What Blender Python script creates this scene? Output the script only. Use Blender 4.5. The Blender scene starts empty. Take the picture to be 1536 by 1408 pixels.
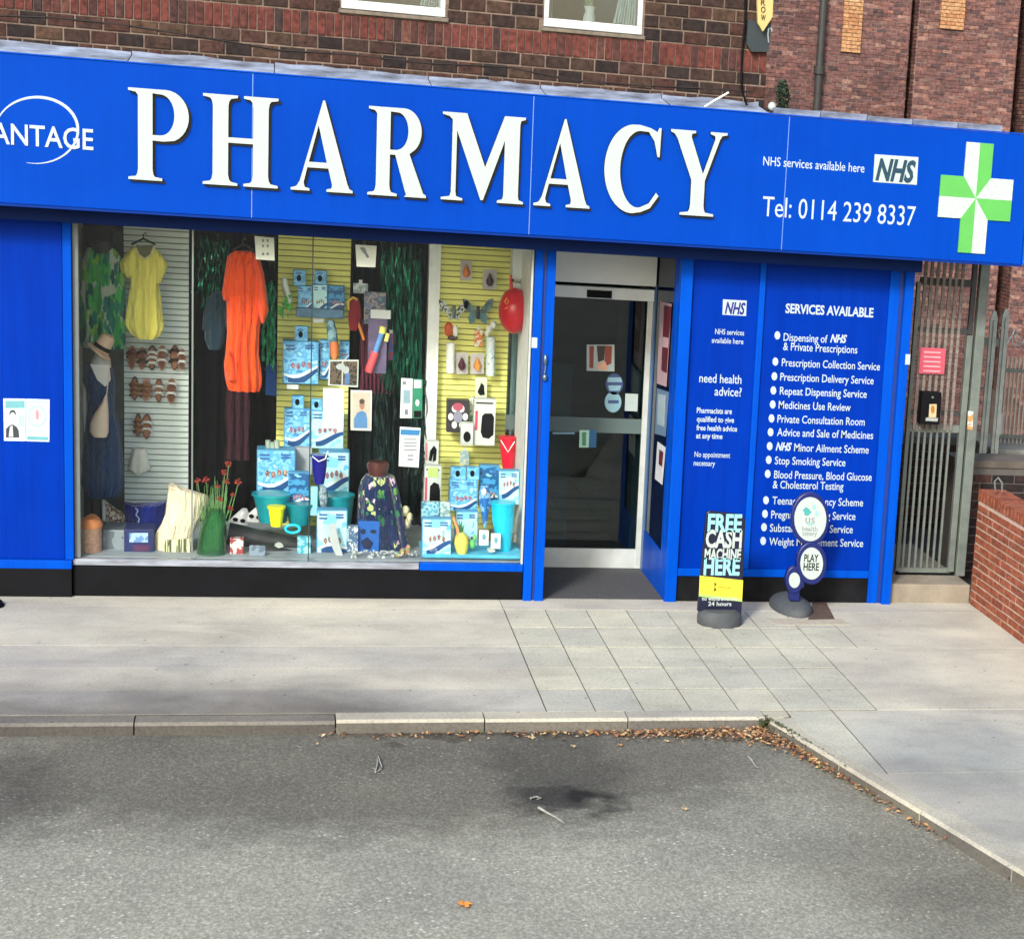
import bpy, math, random
from mathutils import Vector, Matrix
random.seed(7)
S = bpy.context.scene
COL = S.collection
R_ = math.radians

# ------------------------------------------------------------ camera
CR = ((0.9567107, -0.28098823, 0.07583038), (0.01192484, -0.22248485, -0.97486322), (0.2907962, 0.93356634, -0.2095029))
F, PX, PY = 3077.48, 1355.858, 872.642
CAM = (0.0, -15.158, 3.569)
cd = bpy.data.cameras.new('camera'); cam = bpy.data.objects.new('camera', cd); COL.objects.link(cam)
r, d, f = CR
cam.matrix_world = Matrix(((r[0], -d[0], -f[0], CAM[0]), (r[1], -d[1], -f[1], CAM[1]), (r[2], -d[2], -f[2], CAM[2]), (0, 0, 0, 1)))
cd.sensor_width = 36; cd.sensor_fit = 'HORIZONTAL'
cd.lens = F / 1536 * 36
cd.shift_x = (768 - PX) / 1536; cd.shift_y = (PY - 704) / 1536
cd.clip_start = .1; cd.clip_end = 2000
S.camera = cam

# ------------------------------------------------------------ light
SUN_EL, SUN_AZ = 31, 28          # elevation; azimuth to the left of straight out from the shop
w = bpy.data.worlds.new("World"); S.world = w; w.use_nodes = True
nt = w.node_tree; bg = nt.nodes['Background']
sky = nt.nodes.new('ShaderNodeTexSky'); sky.sky_type = 'NISHITA'; sky.sun_disc = False
sky.sun_elevation = R_(SUN_EL); sky.sun_rotation = R_(180 + SUN_AZ)
sky.air_density = 1.0; sky.dust_density = 3.0; sky.ozone_density = 1.0
nt.links.new(sky.outputs[0], bg.inputs[0]); bg.inputs[1].default_value = .10
sd = bpy.data.lights.new('sun', 'SUN'); sd.energy = 1.5; sd.angle = R_(9); sd.color = (1, .97, .92)
sun = bpy.data.objects.new('sun', sd); COL.objects.link(sun)
el, az = R_(SUN_EL), R_(SUN_AZ)
sv = Vector((-math.cos(el) * math.sin(az), -math.cos(el) * math.cos(az), math.sin(el)))
sun.rotation_euler = sv.to_track_quat('Z', 'Y').to_euler(); sun.location = sv * 30
S.view_settings.view_transform = 'Standard'; S.view_settings.look = 'None'
S.view_settings.exposure = 1.45; S.view_settings.gamma = 1; S.view_settings.use_curve_mapping = False
S.cycles.max_bounces = 8; S.cycles.transparent_max_bounces = 12

# ------------------------------------------------------------ photo point -> place
def ray(x, y):
    a, b = (x - PX) / F, (y - PY) / F
    return [CR[0][i] * a + CR[1][i] * b + CR[2][i] for i in range(3)]
def hit(x, y, ax, v):
    q = ray(x, y); t = (v - CAM[ax]) / q[ax]
    return Vector((CAM[0] + q[0] * t, CAM[1] + q[1] * t, CAM[2] + q[2] * t))
def at(x, y, Y=0): return hit(x, y, 1, Y)
def gnd(x, y, z=0): return hit(x, y, 2, z)
def atx(x, y, X): return hit(x, y, 0, X)
FLOOR = .27
def deep(x, y, lo=.08, hi=1.15): return max(lo, min(hi, gnd(x, y, FLOOR).y))

# ------------------------------------------------------------ materials
def lin(c):
    c = c / 255
    return c / 12.92 if c <= .04045 else ((c + .055) / 1.055) ** 2.4
KK = 1.0                                      # general reflectance level of what is being built
def rgb(r, g, b, k=1): return (min(.88, lin(r) * k * KK), min(.88, lin(g) * k * KK), min(.88, lin(b) * k * KK), 1)
MC = {}
def new(name):
    m = bpy.data.materials.new(name); m.use_nodes = True
    return m, m.node_tree, m.node_tree.nodes['Principled BSDF']
def mix(t, a, b, fac, mode='MIX'):
    n = t.nodes.new('ShaderNodeMix'); n.data_type = 'RGBA'; n.blend_type = mode
    for s, v in ((n.inputs[0], fac), (n.inputs[6], a), (n.inputs[7], b)):
        if hasattr(v, 'type') and hasattr(v, 'is_linked'): t.links.new(v, s)
        else: s.default_value = v
    return n.outputs[2]
def noise(t, scale, detail=4, rough=.5, stretch=None, space='Object'):
    tc = t.nodes.new('ShaderNodeTexCoord'); n = t.nodes.new('ShaderNodeTexNoise')
    n.inputs['Scale'].default_value = scale; n.inputs['Detail'].default_value = detail; n.inputs['Roughness'].default_value = rough
    v = tc.outputs[space]
    if stretch:
        mp = t.nodes.new('ShaderNodeMapping'); mp.inputs['Scale'].default_value = stretch
        t.links.new(v, mp.inputs[0]); v = mp.outputs[0]
    t.links.new(v, n.inputs['Vector'])
    return n.outputs['Fac']
def ramp(t, fac, stops, const=False):
    n = t.nodes.new('ShaderNodeValToRGB'); e = n.color_ramp.elements
    if const: n.color_ramp.interpolation = 'CONSTANT'
    while len(e) < len(stops): e.new(.5)
    for i, (p, c) in enumerate(stops): e[i].position = p; e[i].color = c if len(c) == 4 else (*c, 1)
    t.links.new(fac, n.inputs[0]); return n.outputs[0]
def M(name, c, rough=.6, var=.12, scale=12, bump=0, metal=0, spec=.5, coat=0, stretch=None, bscale=None):
    if name in MC: return MC[name]
    m, t, b = new(name); c = rgb(*c) if max(c) > 1.001 else (*c[:3], 1)
    n = noise(t, scale, 5, .6, stretch)
    dk = tuple(v * (1 - var) for v in c[:3]) + (1,); lt = tuple(min(1, v * (1 + var)) for v in c[:3]) + (1,)
    t.links.new(ramp(t, n, [(.3, dk), (.7, lt)]), b.inputs['Base Color'])
    b.inputs['Roughness'].default_value = rough; b.inputs['Metallic'].default_value = metal
    b.inputs['Specular IOR Level'].default_value = spec; b.inputs['Coat Weight'].default_value = coat
    if bump:
        bn = t.nodes.new('ShaderNodeBump'); bn.inputs['Strength'].default_value = bump; bn.inputs['Distance'].default_value = .01
        t.links.new(noise(t, bscale or scale * 6, 4, .6, stretch), bn.inputs['Height']); t.links.new(bn.outputs[0], b.inputs['Normal'])
    MC[name] = m; return m
def PR(name, cols, scale=10, rough=.5, stretch=None, detail=2, lo=.3, hi=.7):
    """printed cloth or card: blotches of several flat colours"""
    if name in MC: return MC[name]
    m, t, b = new(name); k = len(cols)
    st = [((lo + (hi - lo) * i / (k - 1)) if i else 0, rgb(*c)) for i, c in enumerate(cols)]
    t.links.new(ramp(t, noise(t, scale, detail, .5, stretch), st, True), b.inputs['Base Color'])
    b.inputs['Roughness'].default_value = rough; MC[name] = m; return m
def cells(name, base, cols, scale, stretch, dens=.5, size=.5, rough=.8):
    """printed cloth: separate motifs of several colours strewn over a ground colour"""
    m = M(name, base, rough, .14, 4, 0, 0, .2); t = m.node_tree; b = t.nodes['Principled BSDF']; src = b.inputs['Base Color'].links[0].from_socket
    for k, (sc, cc) in enumerate(((scale, cols), (scale * 1.7, cols[::-1]))):
        tc = t.nodes.new('ShaderNodeTexCoord'); mp = t.nodes.new('ShaderNodeMapping'); mp.inputs['Scale'].default_value = stretch; mp.inputs['Rotation'].default_value = (0, .3 - .7 * k, 0)
        nz = t.nodes.new('ShaderNodeTexNoise'); nz.inputs['Scale'].default_value = sc * 1.5; nz.inputs['Detail'].default_value = 2
        vm = t.nodes.new('ShaderNodeVectorMath'); vm.operation = 'MULTIPLY_ADD'; vm.inputs[1].default_value = (.06, 0, .06)
        t.links.new(tc.outputs['Object'], mp.inputs[0]); t.links.new(mp.outputs[0], nz.inputs['Vector']); t.links.new(nz.outputs['Color'], vm.inputs[0]); t.links.new(mp.outputs[0], vm.inputs[2])
        vo = t.nodes.new('ShaderNodeTexVoronoi'); vo.inputs['Scale'].default_value = sc; vo.voronoi_dimensions = '3D'; t.links.new(vm.outputs[0], vo.inputs['Vector'])
        sp = t.nodes.new('ShaderNodeSeparateColor'); t.links.new(vo.outputs['Color'], sp.inputs[0]); n = len(cc)
        colr = ramp(t, sp.outputs[0], [(i / n, rgb(*c)) for i, c in enumerate(cc)], True)
        pick = ramp(t, sp.outputs[1], [(0, (1, 1, 1, 1)), (dens, (0, 0, 0, 1))], True); near = ramp(t, vo.outputs['Distance'], [(size * .9, (1, 1, 1, 1)), (size, (0, 0, 0, 1))])
        mu = mix(t, pick, near, 1.0, 'MULTIPLY'); src = mix(t, src, colr, mu)
    t.links.new(src, b.inputs['Base Color']); return m
def brickmat(name, stops, nscale=9, rough=.9, dirt=.35):
    m, t, b = new(name)
    oi = t.nodes.new('ShaderNodeObjectInfo'); at_ = t.nodes.new('ShaderNodeAttribute'); at_.attribute_name = 'tone'
    ad = t.nodes.new('ShaderNodeMath'); ad.operation = 'ADD'; t.links.new(oi.outputs['Random'], ad.inputs[0]); t.links.new(at_.outputs['Fac'], ad.inputs[1])
    fr = t.nodes.new('ShaderNodeMath'); fr.operation = 'FRACT'; t.links.new(ad.outputs[0], fr.inputs[0])
    base = ramp(t, fr.outputs[0], [(p, rgb(*c)) for p, c in stops])
    g = t.nodes.new('ShaderNodeNewGeometry')
    n = t.nodes.new('ShaderNodeTexNoise'); n.inputs['Scale'].default_value = nscale * 3; n.inputs['Detail'].default_value = 8; n.inputs['Roughness'].default_value = .7
    t.links.new(g.outputs['Position'], n.inputs['Vector'])
    c2 = mix(t, base, ramp(t, n.outputs[0], [(.3, (.25, .25, .25, 1)), (.75, (1.5, 1.4, 1.35, 1))]), 1.0, 'MULTIPLY')
    n2 = t.nodes.new('ShaderNodeTexNoise'); n2.inputs['Scale'].default_value = 1.3; n2.inputs['Detail'].default_value = 5
    t.links.new(g.outputs['Position'], n2.inputs['Vector'])
    c3 = mix(t, c2, ramp(t, n2.outputs[0], [(.35, (.55, .55, .58, 1)), (.6, (1, 1, 1, 1))]), dirt, 'MULTIPLY')
    t.links.new(c3, b.inputs['Base Color']); b.inputs['Roughness'].default_value = rough; b.inputs['Specular IOR Level'].default_value = .25
    bn = t.nodes.new('ShaderNodeBump'); bn.inputs['Strength'].default_value = .5; bn.inputs['Distance'].default_value = .006
    t.links.new(n.outputs[0], bn.inputs['Height']); t.links.new(bn.outputs[0], b.inputs['Normal'])
    return m
def glassmat(name, tint=(.93, .96, .95), rough=.0, gain=1.0, body=None):
    m, t, b = new(name); t.nodes.remove(b); o = t.nodes['Material Output']
    tr = t.nodes.new('ShaderNodeBsdfTransparent'); tr.inputs[0].default_value = (*tint, 1)
    gl = t.nodes.new('ShaderNodeBsdfGlossy'); gl.inputs['Roughness'].default_value = rough
    fr = t.nodes.new('ShaderNodeFresnel'); fr.inputs[0].default_value = 1.5
    mu = t.nodes.new('ShaderNodeMath'); mu.operation = 'MULTIPLY'; mu.inputs[1].default_value = gain; t.links.new(fr.outputs[0], mu.inputs[0])
    mx = t.nodes.new('ShaderNodeMixShader'); t.links.new(mu.outputs[0], mx.inputs[0]); t.links.new(tr.outputs[0], mx.inputs[1]); t.links.new(gl.outputs[0], mx.inputs[2])
    out = mx.outputs[0]
    if body:   # slightly coloured plastic or dusty glass
        df = t.nodes.new('ShaderNodeBsdfDiffuse'); df.inputs[0].default_value = rgb(*body[0])
        m2 = t.nodes.new('ShaderNodeMixShader'); m2.inputs[0].default_value = body[1]
        t.links.new(out, m2.inputs[1]); t.links.new(df.outputs[0], m2.inputs[2]); out = m2.outputs[0]
    t.links.new(out, o.inputs[0]); MC[name] = m; return m

def cloth(name, c, cols=None, **k):
    m = cells(name, c, cols, **k) if cols else M(name, c, .9, .14, 4, 0, 0, .2, stretch=(5, 5, .6)); t = m.node_tree; b = t.nodes['Principled BSDF']
    b.inputs['Sheen Weight'].default_value = .2
    b1 = t.nodes.new('ShaderNodeBump'); b1.inputs['Strength'].default_value = .9; b1.inputs['Distance'].default_value = .05; t.links.new(noise(t, 9, 3, .55, (2.4, 2.4, .45)), b1.inputs['Height'])
    b2 = t.nodes.new('ShaderNodeBump'); b2.inputs['Strength'].default_value = .7; b2.inputs['Distance'].default_value = .02; t.links.new(noise(t, 22, 4, .6, (1, 1, .8)), b2.inputs['Height'])
    t.links.new(b1.outputs[0], b2.inputs['Normal']); t.links.new(b2.outputs[0], b.inputs['Normal']); return m
def painted(name, c, rough, streak=.35):
    m = M(name, c, rough, .05, .8, 0, 0, .04); t = m.node_tree; b = t.nodes['Principled BSDF']; g = t.nodes.new('ShaderNodeNewGeometry')
    src = b.inputs['Base Color'].links[0].from_socket
    def N(sc, st, d=6):
        mp = t.nodes.new('ShaderNodeMapping'); mp.inputs['Scale'].default_value = st; n = t.nodes.new('ShaderNodeTexNoise'); n.inputs['Scale'].default_value = sc; n.inputs['Detail'].default_value = d; n.inputs['Roughness'].default_value = .65
        t.links.new(g.outputs['Position'], mp.inputs[0]); t.links.new(mp.outputs[0], n.inputs['Vector']); return n.outputs[0]
    c1 = mix(t, src, ramp(t, N(5, (3.5, 1, .16)), [(.36, (.72, .74, .80, 1)), (.56, (1, 1, 1, 1))]), streak, 'MULTIPLY')
    c2 = mix(t, c1, ramp(t, N(.9, (1, 1, 1.4)), [(.3, (.82, .84, .9, 1)), (.7, (1.06, 1.08, 1.05, 1))]), .8, 'MULTIPLY')
    c3 = mix(t, c2, rgb(40, 90, 180), ramp(t, N(38, (1, 1, 1), 3), [(.70, (0, 0, 0, 1)), (.78, (.25, .25, .25, 1))]))
    t.links.new(c3, b.inputs['Base Color'])
    t.links.new(ramp(t, N(2.2, (1, 1, .5)), [(.3, (rough * .8,) * 3), (.7, (min(1, rough * 1.35),) * 3)]), b.inputs['Roughness']); return m

# ------------------------------------------------------------ mesh builder
class MB:
    def __init__(s): s.v = []; s.f = []; s.m = []; s.t = []; s.sm = []
    def add(s, vs, fs, m=0, tone=0., smooth=False):
        o = len(s.v); s.v += [tuple(p) for p in vs]
        for q in fs: s.f.append([i + o for i in q]); s.m.append(m); s.t.append(tone); s.sm.append(smooth)
        return s
    def box(s, x0, x1, y0, y1, z0, z1, m=0, tone=0.):
        v = [(x0, y0, z0), (x1, y0, z0), (x1, y1, z0), (x0, y1, z0), (x0, y0, z1), (x1, y0, z1), (x1, y1, z1), (x0, y1, z1)]
        return s.add(v, [(0, 3, 2, 1), (4, 5, 6, 7), (0, 1, 5, 4), (1, 2, 6, 5), (2, 3, 7, 6), (3, 0, 4, 7)], m, tone)
    def pbox(s, x0, y0, x1, y1, Y, d, m=0):
        """upright box whose front fills the photo rectangle at depth Y"""
        xm, ym = (x0 + x1) / 2, (y0 + y1) / 2
        return s.box(at(x0, ym, Y).x, at(x1, ym, Y).x, Y, Y + d, at(xm, y1, Y).z, at(xm, y0, Y).z, m)
    def prism(s, pts, y0, y1, m=0, tone=0.):
        """outline in (x,z), extruded along y"""
        a = sum(pts[i][0] * pts[(i + 1) % len(pts)][1] - pts[(i + 1) % len(pts)][0] * pts[i][1] for i in range(len(pts)))
        if a < 0: pts = pts[::-1]
        n = len(pts); v = [(p[0], y0, p[1]) for p in pts] + [(p[0], y1, p[1]) for p in pts]
        return s.add(v, [list(range(n)), list(range(2 * n - 1, n - 1, -1))] + [(j, i, i + n, j + n) for i in range(n) for j in [(i + 1) % n]], m, tone)
    def pprism(s, pts, Y, d, m=0):
        return s.prism([(q.x, q.z) for q in (at(x, y, Y) for x, y in pts)], Y, Y + d, m)
    def hull(s, rings, m=0, cap=True, smooth=True):
        n = len(rings[0]); v = [p for r in rings for p in r]; f = []
        for k in range(len(rings) - 1):
            for i in range(n):
                j = (i + 1) % n; f.append((k * n + i, k * n + j, (k + 1) * n + j, (k + 1) * n + i))
        s.add(v, f, m, 0, smooth)
        if cap:
            s.add(rings[0], [list(range(n))[::-1]], m); s.add(rings[-1], [list(range(n))], m)
        return s
    def loft(s, rows, Y, ry=.1, m=0, n=20, fold=0, k=7, ph=0, cap=True, grow=0):
        """rows of (photo y, photo x left, photo x right), top to bottom, round bodies centred at depth Y"""
        rings = []; L = len(rows)
        for a, (y, xl, xr) in enumerate(rows):
            A, B = at(xl, y, Y), at(xr, y, Y); cx, hw, z = (A.x + B.x) / 2, (B.x - A.x) / 2, (A.z + B.z) / 2
            g = fold * (grow + (1 - grow) * a / max(1, L - 1)) if fold else 0
            ryy = ry * hw if ry > .5 else ry
            ring = []
            for i in range(n):
                th = -2 * math.pi * i / n
                q = 1 + g * math.sin(k * th + ph + .35 * a) + g * .5 * math.sin((k + 3) * th + 2 * ph)
                ring.append((cx + hw * math.cos(th) * (1 + (q - 1) * .25), Y + ryy * math.sin(th) * q, z))
            rings.append(ring)
        return s.hull(rings, m, cap)
    def tube(s, pts, r, n=8, m=0, r1=None):
        pts = [Vector(p) for p in pts]; rings = []
        for i, p in enumerate(pts):
            d = (pts[min(i + 1, len(pts) - 1)] - pts[max(i - 1, 0)]).normalized()
            u = d.orthogonal().normalized() if i == 0 else (u - d * u.dot(d)).normalized()
            v = d.cross(u); rr = r if r1 is None else r + (r1 - r) * i / (len(pts) - 1)
            rings.append([p + (u * math.cos(2 * math.pi * j / n) + v * math.sin(2 * math.pi * j / n)) * rr for j in range(n)])
        return s.hull(rings, m)
    def ptube(s, pts, Y, r, n=6, m=0, r1=None): return s.tube([at(x, y, Y) for x, y in pts], r, n, m, r1)
    def ball(s, c, rx, ry, rz, m=0, n=16, k=10, bump=0):
        rings = []
        for a in range(1, k):
            ph = math.pi * a / k
            rings.append([(c[0] + rx * math.sin(ph) * math.cos(-2 * math.pi * i / n) * (1 + random.uniform(-bump, bump)), c[1] + ry * math.sin(ph) * math.sin(-2 * math.pi * i / n) * (1 + random.uniform(-bump, bump)), c[2] + rz * math.cos(ph)) for i in range(n)])
        return s.hull(rings, m)
    def pball(s, x, y, rx, ry_, Y, depth=None, m=0, **kw):
        c = at(x, y, Y); a = at(x + rx, y, Y).x - c.x; b = c.z - at(x, y + ry_, Y).z
        return s.ball(c, a, depth or a * 1.2, b, m, **kw)
W0 = {}
def link(name, mesh, mats, loc=(0, 0, 0), parent=None):
    o = bpy.data.objects.new(name, mesh); COL.objects.link(o)
    base = Vector(loc)
    if parent is not None: o.parent = parent; o.location = base - W0[parent.name]
    else: o.location = base
    W0[o.name] = base; return o
def make(name, mb, mats, parent=None, label=None, kind=None, bevel=0, origin=None):
    if not isinstance(mats, (list, tuple)): mats = [mats]
    xs = [p[0] for p in mb.v]; ys = [p[1] for p in mb.v]; zs = [p[2] for p in mb.v]
    c = Vector(origin) if origin else Vector(((min(xs) + max(xs)) / 2, (min(ys) + max(ys)) / 2, min(zs)))
    me = bpy.data.meshes.new(name); me.from_pydata([(p[0] - c.x, p[1] - c.y, p[2] - c.z) for p in mb.v], [], mb.f)
    me.polygons.foreach_set('material_index', mb.m); me.polygons.foreach_set('use_smooth', mb.sm)
    if any(mb.t):
        at_ = me.attributes.new('tone', 'FLOAT', 'FACE'); at_.data.foreach_set('value', mb.t)
    for m in mats: me.materials.append(m)
    me.update()
    o = link(name, me, mats, c, parent)
    if label: o['label'] = label
    if kind: o['kind'] = kind
    if bevel:
        b = o.modifiers.new('bevel', 'BEVEL'); b.width = bevel; b.segments = 2; b.limit_method = 'ANGLE'
    return o
def tag(o, label, cat, group=None):
    o['label'] = label; o['category'] = cat
    if group: o['group'] = group
    return o
def thing(name, label, cat, loc, group=None):
    o = bpy.data.objects.new(name, None); COL.objects.link(o); o.location = loc; o.empty_display_size = .1
    W0[o.name] = Vector(loc); return tag(o, label, cat, group)
def struct(o): o['kind'] = 'structure'; return o
def piece(name, mesh, loc, scale, parent, rot=(0, 0, 0)):
    o = bpy.data.objects.new(name, mesh); COL.objects.link(o); o.parent = parent
    o.location = Vector(loc) - W0[parent.name]; o.scale = scale; o.rotation_euler = rot; W0[o.name] = Vector(loc); return o
def unit(name, mat, ch=.06):
    """unit block, origin at its centre, chamfered front edge (front is -y)"""
    c = ch; v = [(-.5, .5, -.5), (.5, .5, -.5), (.5, .5, .5), (-.5, .5, .5), (-.5, -.5 + c, -.5), (.5, -.5 + c, -.5), (.5, -.5 + c, .5), (-.5, -.5 + c, .5),
         (-.5 + c * .4, -.5, -.5 + c), (.5 - c * .4, -.5, -.5 + c), (.5 - c * .4, -.5, .5 - c), (-.5 + c * .4, -.5, .5 - c)]
    f = [(8, 9, 10, 11), (4, 5, 9, 8), (5, 6, 10, 9), (6, 7, 11, 10), (7, 4, 8, 11), (0, 1, 5, 4), (1, 2, 6, 5), (2, 3, 7, 6), (3, 0, 4, 7)]
    me = bpy.data.meshes.new(name); me.from_pydata(v, [], f); me.materials.append(mat); return me
def curve_mesh(name, polys, ext):
    """filled flat outlines (with holes) -> mesh, drawn in x,y"""
    c = bpy.data.curves.new(name, 'CURVE'); c.dimensions = '2D'; c.fill_mode = 'BOTH'; c.extrude = ext
    for P in polys:
        s = c.splines.new('POLY'); s.points.add(len(P) - 1); s.use_cyclic_u = True
        for i, p in enumerate(P): s.points[i].co = (p[0], p[1], 0, 1)
    o = bpy.data.objects.new(name, c); COL.objects.link(o)
    me = bpy.data.meshes.new_from_object(o.evaluated_get(bpy.context.evaluated_depsgraph_get())); bpy.data.objects.remove(o); return me
def text_mesh(body, bold=0, shear=0):
    c = bpy.data.curves.new('text', 'FONT'); c.body = body; c.extrude = .01; c.offset = bold; c.shear = shear; c.resolution_u = 3
    o = bpy.data.objects.new('text', c); COL.objects.link(o)
    me = bpy.data.meshes.new_from_object(o.evaluated_get(bpy.context.evaluated_depsgraph_get())); bpy.data.objects.remove(o); return me
def text(body, x0, x1, yb, cap, Y, mat, parent, name='lettering', bold=0, shear=0, th=.003, X=None, label=None):
    """one line of writing: photo x from x0 to x1, baseline yb at its left end, capital height cap (photo px), on the plane at depth Y"""
    me = text_mesh(body, bold, shear); me.name = name
    A, B, T = at(x0, yb, Y), at(x1, yb, Y), at(x0, yb - cap, Y)
    xs = [v.co.x for v in me.vertices]; lo, hi = min(xs), max(xs)
    sx = (B.x - A.x) / (hi - lo); sz = (T.z - A.z) / .69
    for v in me.vertices:
        x, y, z = v.co; v.co = ((x - lo) * sx, -th * .5 - z / .01 * th * .5, y * sz)
    me.materials.clear(); me.materials.append(mat)
    return link(name, me, None, (A.x, Y, A.z), parent) if not label else label_(link(name, me, None, (A.x, Y, A.z), parent), label)
def label_(o, l): o['label'] = l; return o
def ell(cx, cy, rx, ry, n=40, a0=0, a1=360):
    return [(cx + rx * math.cos(R_(a0 + (a1 - a0) * i / n)), cy + ry * math.sin(R_(a0 + (a1 - a0) * i / n))) for i in range(n if a1 - a0 == 360 else n + 1)]

# ============================================================ SETTING
def paving_mat(name, c, speck=1.0, tint=None):
    m, t, b = new(name); g = t.nodes.new('ShaderNodeNewGeometry'); oi = t.nodes.new('ShaderNodeObjectInfo')
    def N(sc, d=6, ro=.6):
        n = t.nodes.new('ShaderNodeTexNoise'); n.inputs['Scale'].default_value = sc; n.inputs['Detail'].default_value = d; n.inputs['Roughness'].default_value = ro
        t.links.new(g.outputs['Position'], n.inputs['Vector']); return n.outputs[0]
    c = rgb(*c)
    col = mix(t, c, ramp(t, N(55, 3, .7), [(.3, (.62, .62, .6, 1)), (.5, (1, 1, 1, 1)), (.72, (1.22, 1.22, 1.2, 1))]), .7 * speck, 'MULTIPLY')
    col = mix(t, col, ramp(t, N(1.1, 8, .62), [(.3, (.72, .72, .75, 1)), (.65, (1.06, 1.05, 1.02, 1))]), .9, 'MULTIPLY')
    st = t.nodes.new('ShaderNodeMapping'); st.inputs['Scale'].default_value = (.45, 1.0, 1); t.links.new(g.outputs['Position'], st.inputs[0])
    ns = t.nodes.new('ShaderNodeTexNoise'); ns.inputs['Scale'].default_value = 1.7; ns.inputs['Detail'].default_value = 9; ns.inputs['Roughness'].default_value = .55; ns.inputs['Distortion'].default_value = .6
    t.links.new(st.outputs[0], ns.inputs['Vector'])
    col = mix(t, col, ramp(t, ns.outputs[0], [(.34, (.82, .81, .81, 1)), (.5, (.95, .95, .95, 1)), (.62, (1.04, 1.03, 1.01, 1))]), 1, 'MULTIPLY')
    col = mix(t, col, ramp(t, N(7, 6, .7), [(.25, (.75, .73, .7, 1)), (.5, (1, 1, 1, 1))]), .5, 'MULTIPLY')
    col = mix(t, col, ramp(t, oi.outputs['Random'], [(0, (.90, .91, .93, 1)), (1, (1.06, 1.05, 1.0, 1))]), 1, 'MULTIPLY')
    vo = t.nodes.new('ShaderNodeTexVoronoi'); vo.inputs['Scale'].default_value = 5.5; t.links.new(g.outputs['Position'], vo.inputs['Vector'])
    col = mix(t, col, ramp(t, vo.outputs['Distance'], [(.045, (.3, .3, .3, 1)), (.07, (1, 1, 1, 1))]), .75, 'MULTIPLY')
    t.links.new(col, b.inputs['Base Color']); b.inputs['Roughness'].default_value = .92; b.inputs['Specular IOR Level'].default_value = .2
    bn = t.nodes.new('ShaderNodeBump'); bn.inputs['Strength'].default_value = .35; bn.inputs['Distance'].default_value = .004
    t.links.new(N(90, 3, .7), bn.inputs['Height']); t.links.new(bn.outputs[0], b.inputs['Normal']); return m
def stain(m, spots):
    t = m.node_tree; b = t.nodes['Principled BSDF']; col = b.inputs['Base Color'].links[0].from_socket; g = t.nodes.new('ShaderNodeNewGeometry')
    nz = t.nodes.new('ShaderNodeTexNoise'); nz.inputs['Scale'].default_value = 2.2; nz.inputs['Detail'].default_value = 7; t.links.new(g.outputs['Position'], nz.inputs['Vector'])
    va = t.nodes.new('ShaderNodeVectorMath'); va.operation = 'MULTIPLY_ADD'; t.links.new(nz.outputs['Color'], va.inputs[0]); va.inputs[1].default_value = (.9, .9, 0); t.links.new(g.outputs['Position'], va.inputs[2])
    vb = t.nodes.new('ShaderNodeVectorMath'); vb.operation = 'SUBTRACT'; t.links.new(va.outputs[0], vb.inputs[0]); vb.inputs[1].default_value = (.45, .45, 0)
    for c, rx, ry, k, soft, mul in spots:
        mp = t.nodes.new('ShaderNodeMapping'); mp.vector_type = 'TEXTURE'; mp.inputs['Location'].default_value = (c.x, c.y, c.z); mp.inputs['Scale'].default_value = (rx, ry, 10); t.links.new(vb.outputs[0], mp.inputs[0])
        ln = t.nodes.new('ShaderNodeVectorMath'); ln.operation = 'LENGTH'; t.links.new(mp.outputs[0], ln.inputs[0])
        col = mix(t, col, mix(t, col, mul, 1, 'MULTIPLY'), ramp(t, ln.outputs['Value'], [(1 - soft, (k, k, k, 1)), (1 + soft, (0, 0, 0, 1))]))
    t.links.new(col, b.inputs['Base Color'])
m_slab = paving_mat('paving_slab', (180, 181, 169))
m_conc = paving_mat('old_concrete', (180, 179, 170), .7)
stain(m_conc, [(gnd(200, 1085), 3.0, .6, .9, .55, (.6, .59, .58, 1)), (gnd(300, 1060), 2.0, .75, .9, .6, (.62, .61, .62, 1)), (gnd(60, 1010), 1.0, .9, .5, .6, (.72, .72, .78, 1)), (gnd(640, 1010), 1.0, .5, .5, .6, (.85, .84, .86, 1)), (gnd(1440, 1130), .9, .9, .8, .5, (.74, .80, .86, 1)), (gnd(1500, 1220), .7, .9, .8, .5, (.66, .68, .74, 1)), (gnd(1200, 1230), .5, 1.0, .4, .6, (.85, .86, .82, 1))])
m_joint = M('sandy_joint', (70, 68, 60), .95, .3, 30)
m_kerb = paving_mat('kerb_stone', (172, 170, 158))
m_kdirt = paving_mat('dirty_kerb_stone', (112, 110, 106))
m_kdface = paving_mat('dirty_shaded_kerb_face', (80, 78, 75))  # dirty stone, with shade added to the colour to keep the sunlit front dark
m_kface = paving_mat('shaded_kerb_face', (104, 102, 96))  # darker than the top: shade on the kerb front put into its colour

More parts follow.
